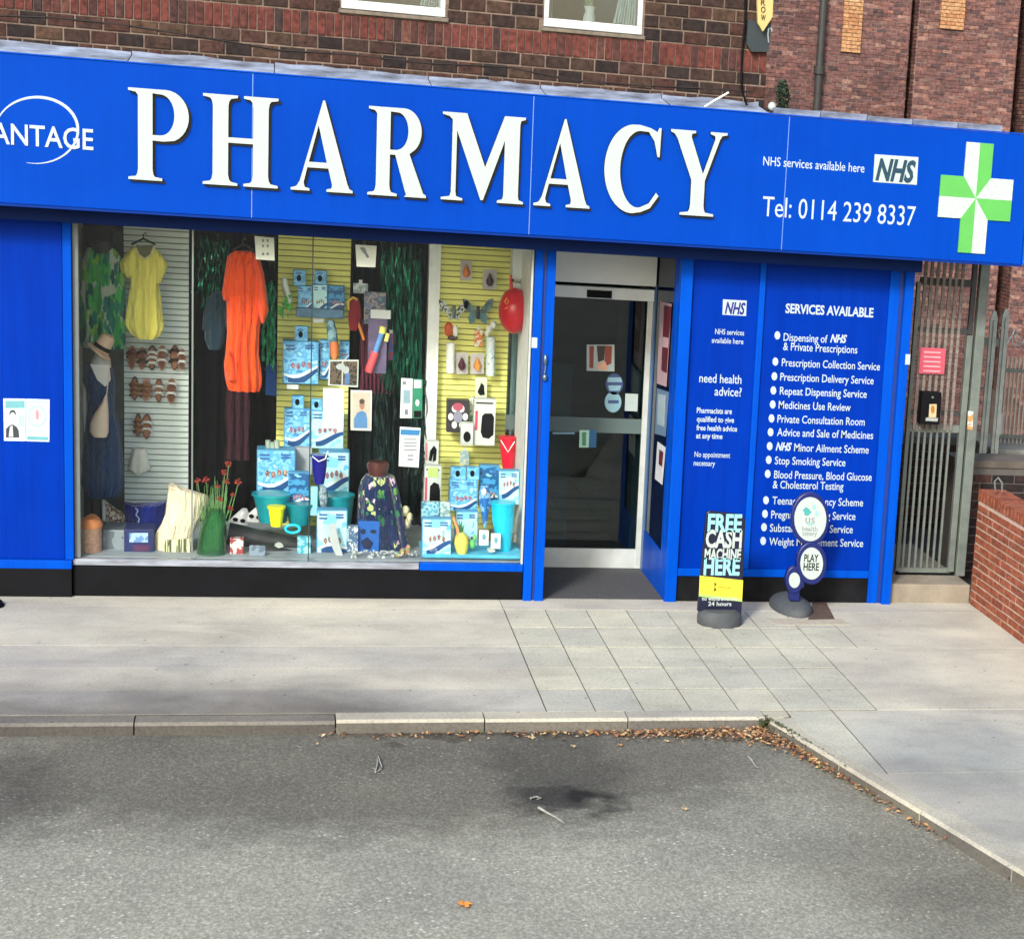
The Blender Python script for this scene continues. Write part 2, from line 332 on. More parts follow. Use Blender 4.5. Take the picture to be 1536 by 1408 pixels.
def asphalt():
    m, t, b = new('worn_asphalt'); g = t.nodes.new('ShaderNodeNewGeometry')
    def N(sc, d=6, ro=.6, stretch=None):
        n = t.nodes.new('ShaderNodeTexNoise'); n.inputs['Scale'].default_value = sc; n.inputs['Detail'].default_value = d; n.inputs['Roughness'].default_value = ro
        v = g.outputs['Position']
        if stretch:
            mp = t.nodes.new('ShaderNodeMapping'); mp.inputs['Scale'].default_value = stretch; t.links.new(v, mp.inputs[0]); v = mp.outputs[0]
        t.links.new(v, n.inputs['Vector']); return n.outputs[0]
    col = ramp(t, N(46, 5, .85, (1.3, .8, 1)), [(.28, rgb(98, 99, 90)), (.5, rgb(138, 139, 128)), (.72, rgb(190, 191, 176))])
    col = mix(t, col, ramp(t, N(.9, 7, .6), [(.3, (.78, .78, .8, 1)), (.68, (1.1, 1.1, 1.08, 1))]), 1, 'MULTIPLY')
    vo = t.nodes.new('ShaderNodeTexVoronoi'); vo.inputs['Scale'].default_value = 22; t.links.new(g.outputs['Position'], vo.inputs['Vector'])
    ch = mix(t, col, rgb(205, 205, 195), ramp(t, vo.outputs['Distance'], [(.13, (.8, .8, .8, 1)), (.22, (0, 0, 0, 1))]))
    col = mix(t, col, ch, ramp(t, N(3, 2), [(.45, (0, 0, 0, 1)), (.62, (1, 1, 1, 1))]))
    # damp patches, stains and broad darker areas of tarmac, where they lie on the road
    def blob(c, rx, ry, k, soft=.35, mul=(.45, .45, .48, 1)):
        nonlocal col
        mp = t.nodes.new('ShaderNodeMapping'); mp.vector_type = 'TEXTURE'; mp.inputs['Location'].default_value = (c.x, c.y, c.z); mp.inputs['Scale'].default_value = (rx, ry, 10)
        nz = t.nodes.new('ShaderNodeTexNoise'); nz.inputs['Scale'].default_value = 5; nz.inputs['Detail'].default_value = 6; t.links.new(g.outputs['Position'], nz.inputs['Vector'])
        va = t.nodes.new('ShaderNodeVectorMath'); va.operation = 'MULTIPLY_ADD'; t.links.new(nz.outputs['Color'], va.inputs[0]); va.inputs[1].default_value = (.45, .9, 0); t.links.new(g.outputs['Position'], va.inputs[2])
        vb = t.nodes.new('ShaderNodeVectorMath'); vb.operation = 'SUBTRACT'; t.links.new(va.outputs[0], vb.inputs[0]); vb.inputs[1].default_value = (.225, .45, 0)
        t.links.new(vb.outputs[0], mp.inputs[0])
        ln = t.nodes.new('ShaderNodeVectorMath'); ln.operation = 'LENGTH'; t.links.new(mp.outputs[0], ln.inputs[0])
        col = mix(t, col, mix(t, col, mul, 1, 'MULTIPLY'), ramp(t, ln.outputs['Value'], [(1 - soft, (k, k, k, 1)), (1 + soft, (0, 0, 0, 1))]))
    blob(gnd(835, 1150, -.08), .48, 1.1, .7, .45, (.5, .5, .52, 1))
    blob(gnd(858, 1196, -.08), .42, .3, .95, .5, (.45, .45, .47, 1))
    blob(gnd(885, 1192, -.08), .12, .14, .9, .5, (.25, .25, .27, 1))
    blob(gnd(560, 1150, -.08), 3.4, 1.5, 1.0, .45, (.47, .455, .45, 1))
    blob(gnd(1380, 1300, -.08), 1.1, 1.1, .7, .6, (.66, .64, .62, 1))
    blob(gnd(700, 1098, -.08), 1.0, .16, .8, .5, (.5, .46, .44, 1))
    blob(gnd(1000, 1098, -.08), .6, .16, .7, .6, (.6, .56, .54, 1))
    blob(gnd(1290, 1200, -.08), .3, 1.1, .5, .7, (.7, .66, .62, 1))
    blob(gnd(0, 1190, -.08), .45, 1.0, .7, .7, (.5, .48, .5, 1))
    blob(gnd(150, 1080, -.08), 1.4, .5, .5, .6, (.62, .6, .6, 1))
    blob(gnd(1480, 1370, -.08), .7, 1.0, .6, .6, (.62, .6, .58, 1))
    t.links.new(col, b.inputs['Base Color']); b.inputs['Roughness'].default_value = .9; b.inputs['Specular IOR Level'].default_value = .25
    bn = t.nodes.new('ShaderNodeBump'); bn.inputs['Strength'].default_value = .6; bn.inputs['Distance'].default_value = .006
    t.links.new(N(75, 4, .8), bn.inputs['Height']); t.links.new(bn.outputs[0], b.inputs['Normal']); return m
ROAD = -.08
struct(make('road', MB().add([(-600, -600, ROAD), (600, -600, ROAD), (600, 600, ROAD), (-600, 600, ROAD)], [(0, 1, 2, 3)]), asphalt()))
# pavement: joint bed below, concrete sheets and single slabs on top
KY = -3.0                                    # back edge of the kerb
kc, kd = gnd(1150, 1077), gnd(1536, 1310)
dv = (kd - kc).normalized(); nv = Vector((-dv.y, dv.x, 0))        # nv points to the pavement side
if nv.x < 0: nv = -nv
far = kc + dv * 11
pv = struct(make('pavement', MB().add([(-12, KY - .01, -.005), (-12, 6, -.005), (16, 6, -.005), (16, far.y, -.005), (far.x + .15, far.y, -.005), (kc.x + .15, kc.y, -.005), (2.9, KY - .01, -.005)], [(0, 6, 5, 4, 3, 2, 1)]), m_joint, origin=(0, 0, -.02)))
def sheet(name, pts, mat, parent=None, z=0, t=.018):
    n = len(pts); a = sum(pts[i][0] * pts[(i + 1) % n][1] - pts[(i + 1) % n][0] * pts[i][1] for i in range(n))
    if a < 0: pts = pts[::-1]
    v = [(p[0], p[1], z) for p in pts] + [(p[0], p[1], z - t) for p in pts]
    return make(name, MB().add(v, [list(range(n)), list(range(2 * n - 1, n - 1, -1))] + [(i, i + n, (i + 1) % n + n, (i + 1) % n) for i in range(n)]), mat, parent)
GX = [1.57 + .3 * k for k in range(9)]; GY = [-.33, -.87, -1.42, -1.97, -2.49, -3.0]
j = .005
def clipx(y): return kc.x + .10 + (y - kc.y) * dv.x / dv.y     # kerb back edge x at a given y (diagonal)
slab_m = None
for a in range(8):
    for b in range(5):
        x0, x1, y0, y1 = GX[a] + .004, GX[a + 1] - .004, GY[b + 1] + .011, GY[b] - .011
        if a == 7 and b > 1: continue
        o = make('paving_slab', MB().box(x0, x1, y0, y1, -.02, random.uniform(-.001, .001)), m_slab, pv)
        o.rotation_euler = (random.uniform(-.001, .001), random.uniform(-.002, .002), random.uniform(-.003, .003))
# slabs beyond the corner, cut along the diagonal kerb
for (xa, xb, ya, yb) in ((3.07, 3.37, -3.01, -4.3), (3.37, 5.0, -3.01, -4.3)):
    pts = [(max(xa + j, clipx(ya)), ya - j), (xb - j, ya - j)]
    yl = yb; pts += [(xb - j, yl), (max(xa + j, clipx(yl)), yl)]
    if clipx(yl) > xa: pts = [(xa + j if clipx(ya) < xa else clipx(ya), ya - j), (xb - j, ya - j), (xb - j, yl), (clipx(yl), yl), (max(xa + j, clipx(ya)), kc.y + (max(xa + j, clipx(ya)) - kc.x - .10) * dv.y / dv.x if xa + j > clipx(ya) else ya - j)]
    if clipx(yl) > xb - j:
        yc = kc.y + (xb - j - kc.x - .10) * dv.y / dv.x
        pts = [(max(xa + j, clipx(ya)), ya - j), (xb - j, ya - j), (xb - j, yc)] + ([(xa + j, kc.y + (xa + j - kc.x - .10) * dv.y / dv.x)] if xa + j > clipx(ya) else [])
    sheet('paving_slab', pts, m_slab if xb < 4 else m_conc, pv)
yc5 = kc.y + (5.0 - kc.x - .10) * dv.y / dv.x
sheet('concrete_patch', [(clipx(-4.31), -4.31), (5.0, -4.31), (5.0, yc5)], m_conc, pv)
sheet('concrete_patch', [(5.01, -3.01), (16, -3.01), (16, far.y), (clipx(far.y), far.y), (5.01, yc5 - .04)], m_conc, pv)
sheet('kerb_stone', [(2.912, -3.155), (3.062, -3.135), (3.066, -3.012), (2.912, -3.012)], m_kerb, kb0 if 0 else pv)
sheet('concrete_patch', [(GX[7] + j, GY[2] - j), (5.6, GY[2] - j), (5.6, -3.0), (GX[7] + j, -3.0)], m_conc, pv)
sheet('concrete_patch', [(5.61, 3), (16, 3), (16, -3.0), (5.61, -3.0)], m_conc, pv)
sheet('concrete_patch', [(GX[8] + j, -.33), (5.6, -.33), (5.6, GY[2] + j), (GX[8] + j, GY[2] + j)], m_conc, pv)
sheet('concrete_patch', [(1.57, -.322), (5.6, -.322), (5.6, .3), (1.57, .3)], m_conc, pv)      # strip along the shop
sheet('concrete_patch', [(-12, -3.0), (-3.2, -3.0), (-3.2, .3), (-12, .3)], m_conc, pv)
ly = [.3, -.33, -.87, -1.42, -1.97, -2.49, -3.0]
for b in range(6):
    sheet('concrete_patch', [(-3.19, ly[b + 1] + .002), (1.565, ly[b + 1] + .002), (1.565, ly[b] - .002), (-3.19, ly[b] - .002)], m_conc, pv, random.uniform(-.001, .001))
# kerb stones
def kerb_run(p, q, n, inward, top=None, face=None, low=0.0):
    d = (q - p) / n; dn = d.normalized()
    for i in range(n):
        a, b = p + d * i + dn * .004, p + d * (i + 1) - dn * .004
        w_ = inward * .16; ch = inward * .015
        prof = [(0, -.12), (0, -.018), (1, 0), (2, 0.0), (2, -.12)]
        def P(base, k): u, z = prof[k]; off = (Vector((0, 0, 0)), ch, w_)[u]; return base + off + Vector((0, 0, z + zz))
        zz = random.uniform(-.003, .003) + low
        v = [P(a, k) for k in range(5)] + [P(b, k) for k in range(5)]
        fs = [(k, (k + 1) % 5, (k + 1) % 5 + 5, k + 5) for k in range(5)] + [(4, 3, 2, 1, 0), (5, 6, 7, 8, 9)]
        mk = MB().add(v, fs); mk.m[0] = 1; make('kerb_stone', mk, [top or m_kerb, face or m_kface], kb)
kb = thing('kerb', 'pale stone kerb', 'kerb', (kc.x, kc.y, 0)); del kb['label'], kb['category']; kb['kind'] = 'structure'
kerb_run(Vector((-11.9, kc.y + .02, 0)), Vector((.32, kc.y + .02, 0)), 11, Vector((0, 1, 0)), m_kdirt, m_kdface, -.004)
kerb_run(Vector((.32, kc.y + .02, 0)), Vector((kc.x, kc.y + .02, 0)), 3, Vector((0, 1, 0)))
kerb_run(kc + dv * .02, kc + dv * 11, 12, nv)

KK = .68
# ============================================================ BRICKS
brown = [(0, (44, 39, 40)), (.22, (64, 51, 47)), (.4, (78, 60, 53)), (.6, (84, 57, 50)), (.75, (50, 44, 44)), (.9, (96, 75, 60)), (1, (68, 55, 49))]
m_brick = brickmat('brown_brick', brown)
m_sold = brickmat('red_soldier_brick', [(0, (110, 62, 56)), (.4, (122, 68, 60)), (.7, (96, 60, 56)), (.88, (66, 54, 54)), (1, (118, 78, 68))])
m_mortar = M('old_mortar', (122, 106, 94), .95, .5, 9, .4)
m_redbrick = brickmat('orange_red_brick', [(0, (164, 96, 72)), (.5, (176, 106, 78)), (.8, (148, 84, 66)), (1, (186, 124, 96))], dirt=.2)
m_farbrick = brickmat('weathered_red_brick', [(0, (108, 86, 87)), (.3, (142, 104, 99)), (.6, (130, 97, 95)), (.8, (160, 115, 106)), (.93, (182, 146, 132)), (1, (94, 80, 83))], dirt=.5)
m_yelbrick = brickmat('buff_brick', [(0, (214, 168, 122)), (.5, (226, 178, 130)), (.85, (206, 150, 106)), (1, (232, 196, 152))], dirt=.15)
m_darkbrick = brickmat('shade_dark_brick', [(0, (44, 38, 40)), (.5, (62, 48, 46)), (1, (84, 60, 54))])  # dark tones stand for the shade behind the gate
m_white = M('white_upvc', (214, 222, 220), .35, .04)
m_black = M('black_gloss', (13, 15, 20), .6, .4, 4, 0, 0, .12)
XR = 3.37                                     # right end of the upper storey
shop = thing('shop_building', 'brown brick upper storey with white windows above the blue pharmacy sign', 'building', (0, .1, 0))
wz0, wz1 = 4.165, 5.6
wins = [(.355, 1.056), (1.737, 2.437)]
wall = MB()
xs = [-4] + [v for w_ in wins for v in w_] + [XR - .01]
for a in range(len(xs) - 1):
    if a % 2 == 0: wall.box(xs[a], xs[a + 1], -.001, .3, 2.7, 6.4)
    else:
        wall.box(xs[a], xs[a + 1], -.001, .3, 2.7, wz0 - .01); wall.box(xs[a], xs[a + 1], -.001, .3, wz1, 6.4)
wall.box(XR - .25, XR - .01, .3, 9, 2.7, 6.4)
make('wall', wall, m_mortar, shop)
ub = unit('brick', m_brick); us = unit('soldier_brick', m_sold)
ch_, ln = .0905, .172; nb = 0; rest = MB()
def lay(x0, x1, z0, z1, mesh, tone, limit=True):
    global nb
    yo = random.uniform(-.004, .004)
    if limit and nb < 297:
        nb += 1; p = piece('brick', mesh, ((x0 + x1) / 2, .02 + yo, (z0 + z1) / 2), (x1 - x0, .06, z1 - z0), shop, (random.uniform(-.012, .012), random.uniform(-.006, .006), random.uniform(-.015, .015)))
        return
    rest.box(x0, x1, -.01 + yo, .05, z0, z1, 1 if mesh is us else 0, tone)
def overlap(x0, x1, z):
    out = [(x0, x1)]
    if wz0 - .03 < z < wz1:
        for a, b in wins:
            n2 = []
            for u, v in out:
                if v <= a or u >= b: n2.append((u, v)); continue
                if u < a: n2.append((u, a - .008))
                if v > b: n2.append((b + .008, v))
            out = n2
    return [(u, v) for u, v in out if v - u > .025]
rows = []
z = 3.97
for k in range(1, 5): rows.append((z - ch_ * k, k))           # below the soldier course
for k in range(0, 5): rows.append((4.13 + ch_ * k, k + 7))    # above it, in view
vis = []
for (z0, k) in rows:
    x = -1.95 - (k % 2) * ln / 2
    while x < XR - .03:
        L = ln * random.uniform(.97, 1.03)
        if (k % 5) == 3 and random.random() < .5: L *= .52
        for u, v in overlap(x, min(x + L, XR), z0 + .04):
            q = at; vis.append((u + .006, v - .006, z0 + .006, z0 + ch_ - .006, ub))
        x += L
x = -1.95
while x < XR - .02:
    vis.append((x + .004, min(x + .0565, XR) - .004, 3.973, 4.125, us)); x += .0565
def inview(x, z):
    # project
    p = (x - CAM[0], 0 - CAM[1], z - CAM[2]); q = [sum(CR[i][k] * p[k] for k in range(3)) for i in range(3)]
    u, v = F * q[0] / q[2] + PX, F * q[1] / q[2] + PY
    return u > -10 and v > -14
vis.sort(key=lambda q: (0 if inview((q[0] + q[1]) / 2, q[3]) and inview((q[0] + q[1]) / 2, q[2]) else 1, -(q[1] - q[0]) * (q[3] - q[2])))
for q in vis: lay(*q, random.random(), inview((q[0] + q[1]) / 2, q[2]) and q[3] > 3.72)
z0 = 4.13 + ch_ * 5; k = 0
while z0 < 6.3:
    x = -3.9 - (k % 2) * ln / 2
    while x < XR - .03:
        for u, v in overlap(x, min(x + ln, XR), z0 + .04): rest.box(u + .006, v - .006, -.01, .05, z0 + .006, z0 + ch_ - .006, 0, random.random())
        x += ln
    z0 += ch_; k += 1
make('far_brickwork', rest, [m_brick, m_sold], shop, kind='stuff')
m_wglass = glassmat('window_glass', (.9, .95, .95), 0, 1.6)
m_net = M('net_curtain', (190, 208, 208), .9, .25, 8, .3, stretch=(14, 1, .5))
m_dark = M('dark_room', (30, 36, 42), .9, .2)
m_room = M('bedroom_wall', (84, 98, 106), .9, .1)
for i, (a, b) in enumerate(wins):
    fr = MB(); t_ = .035
    fr.box(a, b, -.005, .06, wz0, wz0 + .06); fr.box(a, b, -.005, .06, wz1 - .06, wz1); fr.box(a, a + t_, -.004, .058, wz0 + .06, wz1 - .06); fr.box(b - t_, b, -.004, .058, wz0 + .06, wz1 - .06)
    wo = make('window', fr, m_white, shop, bevel=.005)
    make('pane', MB().box(a + t_, b - t_, .02, .026, wz0 + .06, wz1 - .06), m_wglass, wo)
    make('reveal', MB().box(a + .002, b - .002, .95, 1.0, wz0 - .01, wz1).box(a - .2, b + .2, .31, .94, wz0 - .05, wz0 - .01), m_room, wo)
    make('window_sill', MB().box(a - .02, b + .02, -.03, .07, wz0 - .03, wz0 - .006), M('sill_stone', (122, 112, 98), .9, .3, 20), wo)
    for sgn, xa, xb, zt in ((1, a + t_, a + t_ + .05, .25), (-1, b - t_ - .17 - .03 * i, b - t_, .35)):
        cu = MB(); rr = []
        for kz in range(9):
            zc = wz0 + .07 + 1.3 * kz / 8; wdt = (xb - xa) * (.8 if kz == 0 else (.55 + .75 * kz / 8)); n = 26
            x0 = xa if sgn > 0 else xb - wdt
            rr.append([(x0 + wdt * q / n, .12 + .02 * math.sin(q * 1.9), zc) for q in range(n + 1)])
        n = 27; v = [p for r_2 in rr for p in r_2]
        cu.add(v, [(k_ * n + q, k_ * n + q + 1, (k_ + 1) * n + q + 1, (k_ + 1) * n + q) for k_ in range(8) for q in range(n - 1)], 0, 0, True)
        make('curtain', cu, m_net, wo)
m_ceram = M('white_ceramic', (215, 225, 225), .3, .05)
va = tag(make('flower_vase', MB().loft([(10, 876, 894), (18, 878, 892), (26, 875, 893), (33, 874, 893)], .3, .03, n=14, fold=.05, k=5), m_ceram), 'white vase on the sill inside the right upstairs window', 'vase')
lf = MB()
for i in range(34):
    p = at(random.uniform(880, 890), 12, .3); q = at(random.uniform(868, 900), random.uniform(-50, 8), .3); q.y += random.uniform(-.04, .04)
    lf.tube([p, (p + q) / 2 + Vector((0, 0, .02)), q], .006, 4, 0, .002)
tag(make('dried_plant', lf, M('pale_green_stems', (150, 172, 140), .8, .3, 30)), 'pale green stems standing in the vase at the right upstairs window', 'plant')

# flashing along the top of the sign
m_lead = M('weathered_lead_flashing', (120, 132, 154), .65, .65, 5, .5, .0, stretch=(1, 1, 4), bscale=20)
FY = -.4
zt, zb = 3.68, 2.725
XL, XE = -3.2, 5.33
fl = thing('lead_flashing', 'grey lead flashing dressed from brown brick wall down to sign top', 'flashing', (0, -.1, zt))
fx = [XL, -1.0, -.08, .95, 1.73, 2.6, XR - .05]
for a in range(6):
    x0, x1 = fx[a] + .003, fx[a + 1] - .003; n = 10; top = []
    v = []
    for q in range(n + 1):
        xx = x0 + (x1 - x0) * q / n; v += [(xx, -.014, 3.762 + random.uniform(-.008, .008)), (xx, -.02, 3.735), (xx, -.37, zt + .012 + random.uniform(-.002, .002)), (xx, -.37, zt - .0)]
    make('flashing_sheet', MB().add(v, [(4 * q + e, 4 * q + e + 1, 4 * q + 5 + e, 4 * q + 4 + e) for q in range(n) for e in range(3)], 0, 0, True), m_lead, fl)

# single-storey end with felt roof
ann = thing('shop_annexe', 'single storey end of the shop behind the right end of the sign', 'building', (4, .5, 0))
make('roof', MB().box(XR - .01, 4.62, -.02, 5, 3.62, 3.66), M('roof_felt', (70, 72, 74), .9), ann)
make('wall', MB().box(4.5, 4.62, .12, 5, 0, 3.62).box(XR, 4.5, .06, .1, 2.75, 3.62), m_darkbrick, ann)
cx0, cx1 = at(1158, 170, -.3).x, at(1500, 200, -.3).x
cap = MB(); n = 5
for q in range(n):
    a, b = cx0 + (cx1 - cx0) * q / n, cx0 + (cx1 - cx0) * (q + 1) / n - .006
    make('coping_strip', MB().box(a, b, -.36, -.2, zt + .002, zt + .05 + random.uniform(-.006, .006)), m_lead, ann)

# ============================================================ FASCIA SIGN
m_blue = painted('gloss_blue_sign', (0, 70, 186), .5, .25)
m_bluef = painted('blue_painted_frame', (0, 84, 208), .45, .6)
m_bluep = painted('blue_vinyl_panel', (0, 54, 172), .36, .6)
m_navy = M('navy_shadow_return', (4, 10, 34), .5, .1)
m_header = M('dark_blue_shutter_box', (0, 32, 90), .6, .1, 4, 0, 0, .1)
m_lett = M('sign_letter_white', (190, 208, 204), .35, .02)
m_print = M('white_vinyl_print', (190, 210, 222), .5, .03)
sign = thing('fascia_sign', 'long blue pharmacy fascia with raised white serif letters and green cross', 'sign', (1.5, FY, zb))
seams = [XL, at(378, 240, FY).x, at(797, 250, FY).x, at(1178, 280, FY).x, XE]
for a in range(4):
    make('sign_panel', MB().box(seams[a] + .003, seams[a + 1] - .003, FY, FY + .03, zb, zt - .001), m_blue, sign, bevel=.003)
    if a: make('seam_strip', MB().box(seams[a] - .0028, seams[a] + .0028, FY + .004, FY + .02, zb + .002, zt - .004), M('pale_seam', (120, 160, 240), .5), sign)
make('sign_box', MB().box(XL, XE, FY + .031, -.03, zb + .02, zt - .006), m_header, sign)
make('end_cap', MB().box(XE + .001, XE + .012, FY - .002, -.02, zb - .002, zt), m_bluef, sign)
make('bottom_trim', MB().box(XL, XE, FY - .006, FY + .031, zb - .018, zb - .002), M('sign_bottom_trim', (0, 50, 140), .5, .1, 4, 0, 0, .1), sign)
make('top_trim', MB().box(XL, XE, FY - .006, FY + .031, zt + .001, zt + .01), m_bluef, sign)

def arc(cx, cy, rx, ry, a0, a1, n=14):
    return [(cx + rx * math.cos(R_(a0 + (a1 - a0) * i / n)), cy + ry * math.sin(R_(a0 + (a1 - a0) * i / n))) for i in range(n + 1)]
def serif(x0, x1, s0, s1, up):
    """stem foot from x0..x1 (serif) around stem s0..s1; up=+1 foot at y=0, -1 head at y=1; returns left->right outline"""
    t, b = .028, .075
    if up > 0: return [(s0, b + .05), (s0 - .012, b - .005), (s0 - .035, t + .014), (x0, t), (x0, 0), (x1, 0), (x1, t), (s1 + .035, t + .014), (s1 + .012, b - .005), (s1, b + .05)]
    return [(s1, 1 - b - .05), (s1 + .012, 1 - b + .005), (s1 + .035, 1 - t - .014), (x1, 1 - t), (x1, 1), (x0, 1), (x0, 1 - t), (s0 - .035, 1 - t - .014), (s0 - .012, 1 - b + .005), (s0, 1 - b - .05)]
def letterform(c):
    # unit height; widths in own units, scaled to the measured box later
    if c == 'P':
        o = serif(0, .56, .16, .40, 1) + [(.40, .44), (.58, .435)] + arc(.62, .715, .38, .285, -80, 90)[1:] + [(0, 1), (0, .972), (.125, .958), (.16, .925)]
        return [o, [(.40, .50), (.52, .50)] + arc(.54, .725, .22, .222, -80, 84)[0:] + [(.40, .955)]]
    if c == 'R':
        o = serif(0, .50, .14, .37, 1) + [(.37, .47), (.46, .47), (.64, .06), (.66, .025), (.62, 0), (1.0, 0), (1.0, .028), (.95, .05), (.70, .49)] + arc(.60, .74, .30, .26, -62, 90)[1:] + [(0, 1), (0, .972), (.10, .958), (.14, .925)]
        return [o, [(.37, .525), (.48, .525)] + arc(.49, .74, .185, .21, -80, 86) + [(.37, .955)]]
    if c == 'H':
        l, r = (.13, .335), (.665, .87)
        o = serif(0, .46, *l, 1) + [(l[1], .475), (r[0], .475)] + serif(.54, 1, *r, 1) + serif(.54, 1, *r, -1) + [(r[0], .535), (l[1], .535)] + serif(0, .46, *l, -1)
        return [o]
    if c == 'A':
        o = [(0, 0), (.345, 0), (.345, .026), (.27, .045), (.25, .09), (.31, .255), (.60, .255), (.665, .075), (.66, .04), (.585, .026), (.585, 0), (1, 0), (1, .026), (.955, .045), (.92, .09), (.50, 1.03), (.46, 1.03), (.15, .13), (.10, .045), (0, .026)]
        o = [(0, 0), (.30, 0), (.30, .026), (.225, .04), (.205, .09), (.262, .262), (.60, .262), (.665, .08), (.655, .04), (.575, .026), (.575, 0), (1, 0), (1, .026), (.945, .045), (.912, .1), (.53, 1.02), (.50, 1.02), (.145, .11), (.09, .045), (0, .026)]
        return [o, [(.285, .325), (.575, .325), (.435, .74)]]
    if c == 'M':
        return [[(0, 0), (.26, 0), (.26, .026), (.185, .045), (.175, .10), (.175, .80), (.48, .02), (.51, .02), (.755, .72), (.755, .09), (.745, .045), (.68, .026), (.68, 0), (1, 0), (1, .026), (.945, .045), (.935, .09), (.935, .91), (.945, .955), (1, .974), (1, 1), (.745, 1), (.525, .40), (.29, 1), (0, 1), (0, .974), (.08, .955), (.12, .92), (.12, .10), (.105, .045), (0, .026)]]
    if c == 'C':
        o = arc(.50, .5, .50, .52, 57, 318, 34)
        i = arc(.60, .5, .36, .455, 312, 60, 30)
        return [[(.93, .985), (.955, .985), (.98, .66), (.945, .66), (.905, .80), (.80, .935), (.66, .965)] and
                [(.60, 1.02)] + arc(.52, .5, .52, .52, 90, 270, 26)[1:] + [(.68, 0), (.84, .05), (.99, .20), (.94, .24), (.82, .11), (.66, .055), (.60, .05)] + arc(.62, .5, .34, .45, 268, 92, 22) + [(.76, .945), (.87, .84), (.935, .66), (.975, .66), (.985, 1.0), (.945, 1.0), (.915, .95), (.80, .99)]]
    if c == 'Y':
        s = (.40, .64)
        return [serif(.22, .82, *s, 1) + [(s[1], .42), (.87, .91), (.91, .96), (1, .974), (1, 1), (.70, 1), (.70, .974), (.78, .955), (.79, .92), (.60, .50), (.37, .92), (.37, .96), (.44, .974), (.44, 1), (0, 1), (0, .974), (.07, .95), (.12, .90), (s[0], .42)]]
boxes = [('P', 192.5, 283), ('H', 304, 416.5), ('A', 436, 529), ('R', 550.8, 638.8), ('M', 660.8, 784.4), ('A', 799.6, 884), ('C', 903.5, 986.5), ('Y', 1006, 1091)]
LY = FY - .035
lz0 = at(230, 271, LY).z; lz1 = at(230, 134, LY).z
def letter(c, x0, x1):
    me = curve_mesh('letter', letterform(c), .5); me.name = 'letter'
    ym = 201 + (x0 - 240) * .074
    A, B = at(x0, ym + 68 if c != 'Y' else ym - 50, LY).x, at(x1, ym + 68 if c != 'Y' else ym - 50, LY).x
    xs_ = [v.co.x for v in me.vertices]; lo, hi = min(xs_), max(xs_)
    for v in me.vertices:
        x, y, z = v.co; v.co = ((x - lo) / (hi - lo) * (B - A), -.018 - z * .036 + .018, y * (lz1 - lz0))
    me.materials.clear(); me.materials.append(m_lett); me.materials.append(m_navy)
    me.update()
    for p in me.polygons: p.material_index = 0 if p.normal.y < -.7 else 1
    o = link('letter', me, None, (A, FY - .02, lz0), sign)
    m2 = me.copy(); m2.name = 'drop_shadow_letter'; m2.materials.clear(); m2.materials.append(m_navy)  # dark offset copy drawn as the letter's drop shadow, part of the sign design
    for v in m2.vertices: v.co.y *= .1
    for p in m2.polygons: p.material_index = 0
    link('drop_shadow_letter', m2, None, (A + .017, FY - .0025, lz0 - .018), sign)
    return o
for c, a, b in boxes: letter(c, a, b)
def flat(name, polys, mats, Y, parent, th=.003, label=None):
    """thin applied shapes; polys in photo px"""
    mb = MB()
    for i, (pts, mi) in enumerate(polys): mb.prism([(q.x, q.z) for q in (at(x, y, Y) for x, y in pts)], Y - th - .0004 * i, Y, mi)
    return make(name, mb, mats, parent, label)
# ring emblem and the word across it
def ringpoly(cx, cy, rx, ry, a0, a1, w0, w1, n=60):
    o, i_ = [], []
    for k in range(n + 1):
        a = R_(a0 + (a1 - a0) * k / n); ww = w0 + (w1 - w0) * math.sin(math.pi * k / n)
        o.append((cx + rx * math.cos(a), cy - ry * math.sin(a))); i_.append((cx + (rx - ww) * math.cos(a), cy - (ry - ww) * math.sin(a)))
    return o, i_
o_, i_ = ringpoly(56, 195, 63, 51, -105, 190, .6, 4.5)
mb = MB()
for k in range(len(o_) - 1):
    mb.prism([(q.x, q.z) for q in (at(x, y, FY) for x, y in (o_[k], o_[k + 1], i_[k + 1], i_[k]))], FY - .003, FY)
make('ring_emblem', mb, m_print, sign)
text('VANTAGE', -36, 140, 213, 31, FY - .0035, m_print, sign, bold=.012)
text('NHS services available here', 1144.5, 1297, 248, 13.5, FY, m_print, sign, bold=.004)
text('Tel: 0114 239 8337', 1143, 1373, 324, 30, FY, m_print, sign)
flat('nhs_plaque', [([(1312, 231.5), (1377.5, 236), (1375, 277.5), (1309.5, 273)], 0)], [m_lett], FY, sign)
m_teal = M('dark_teal_print', (0, 60, 84), .5)
text('NHS', 1313, 1372, 269, 31, FY - .004, m_teal, sign, bold=.035, shear=.25)
# green cross, pinwheel of green and white
m_green = M('green_vinyl', (92, 186, 86), .4, .06, 6)
m_cwhite = M('brushed_white_vinyl', (194, 216, 206), .4, .25, 10, stretch=(3, 1, 12))
c = at(1463, 297.5, FY); hx = at(1484, 297, FY).x - c.x; a_, b_ = hx * .97, at(1517, 300, FY).x - c.x; az_, bz_ = c.z - at(1463, 329, FY).z, c.z - at(1463, 380, FY).z
cr = MB()
def cp(pts, m): cr.prism([(c.x + p[0], c.z + p[1]) for p in pts], FY - .012 - (.001 if m else 0), FY, m)
cp([(-a_, bz_), (-.0004, bz_), (-.0004, .0006), (-a_, az_)], 1); cp([(.0004, bz_), (a_, bz_), (a_, az_), (.0004, .0006)], 0)
cp([(b_, az_), (b_, .0004), (.0004, .0004), (a_, az_)], 1); cp([(b_, -.0004), (b_, -az_), (a_, -az_), (.0004, -.0004)], 0)
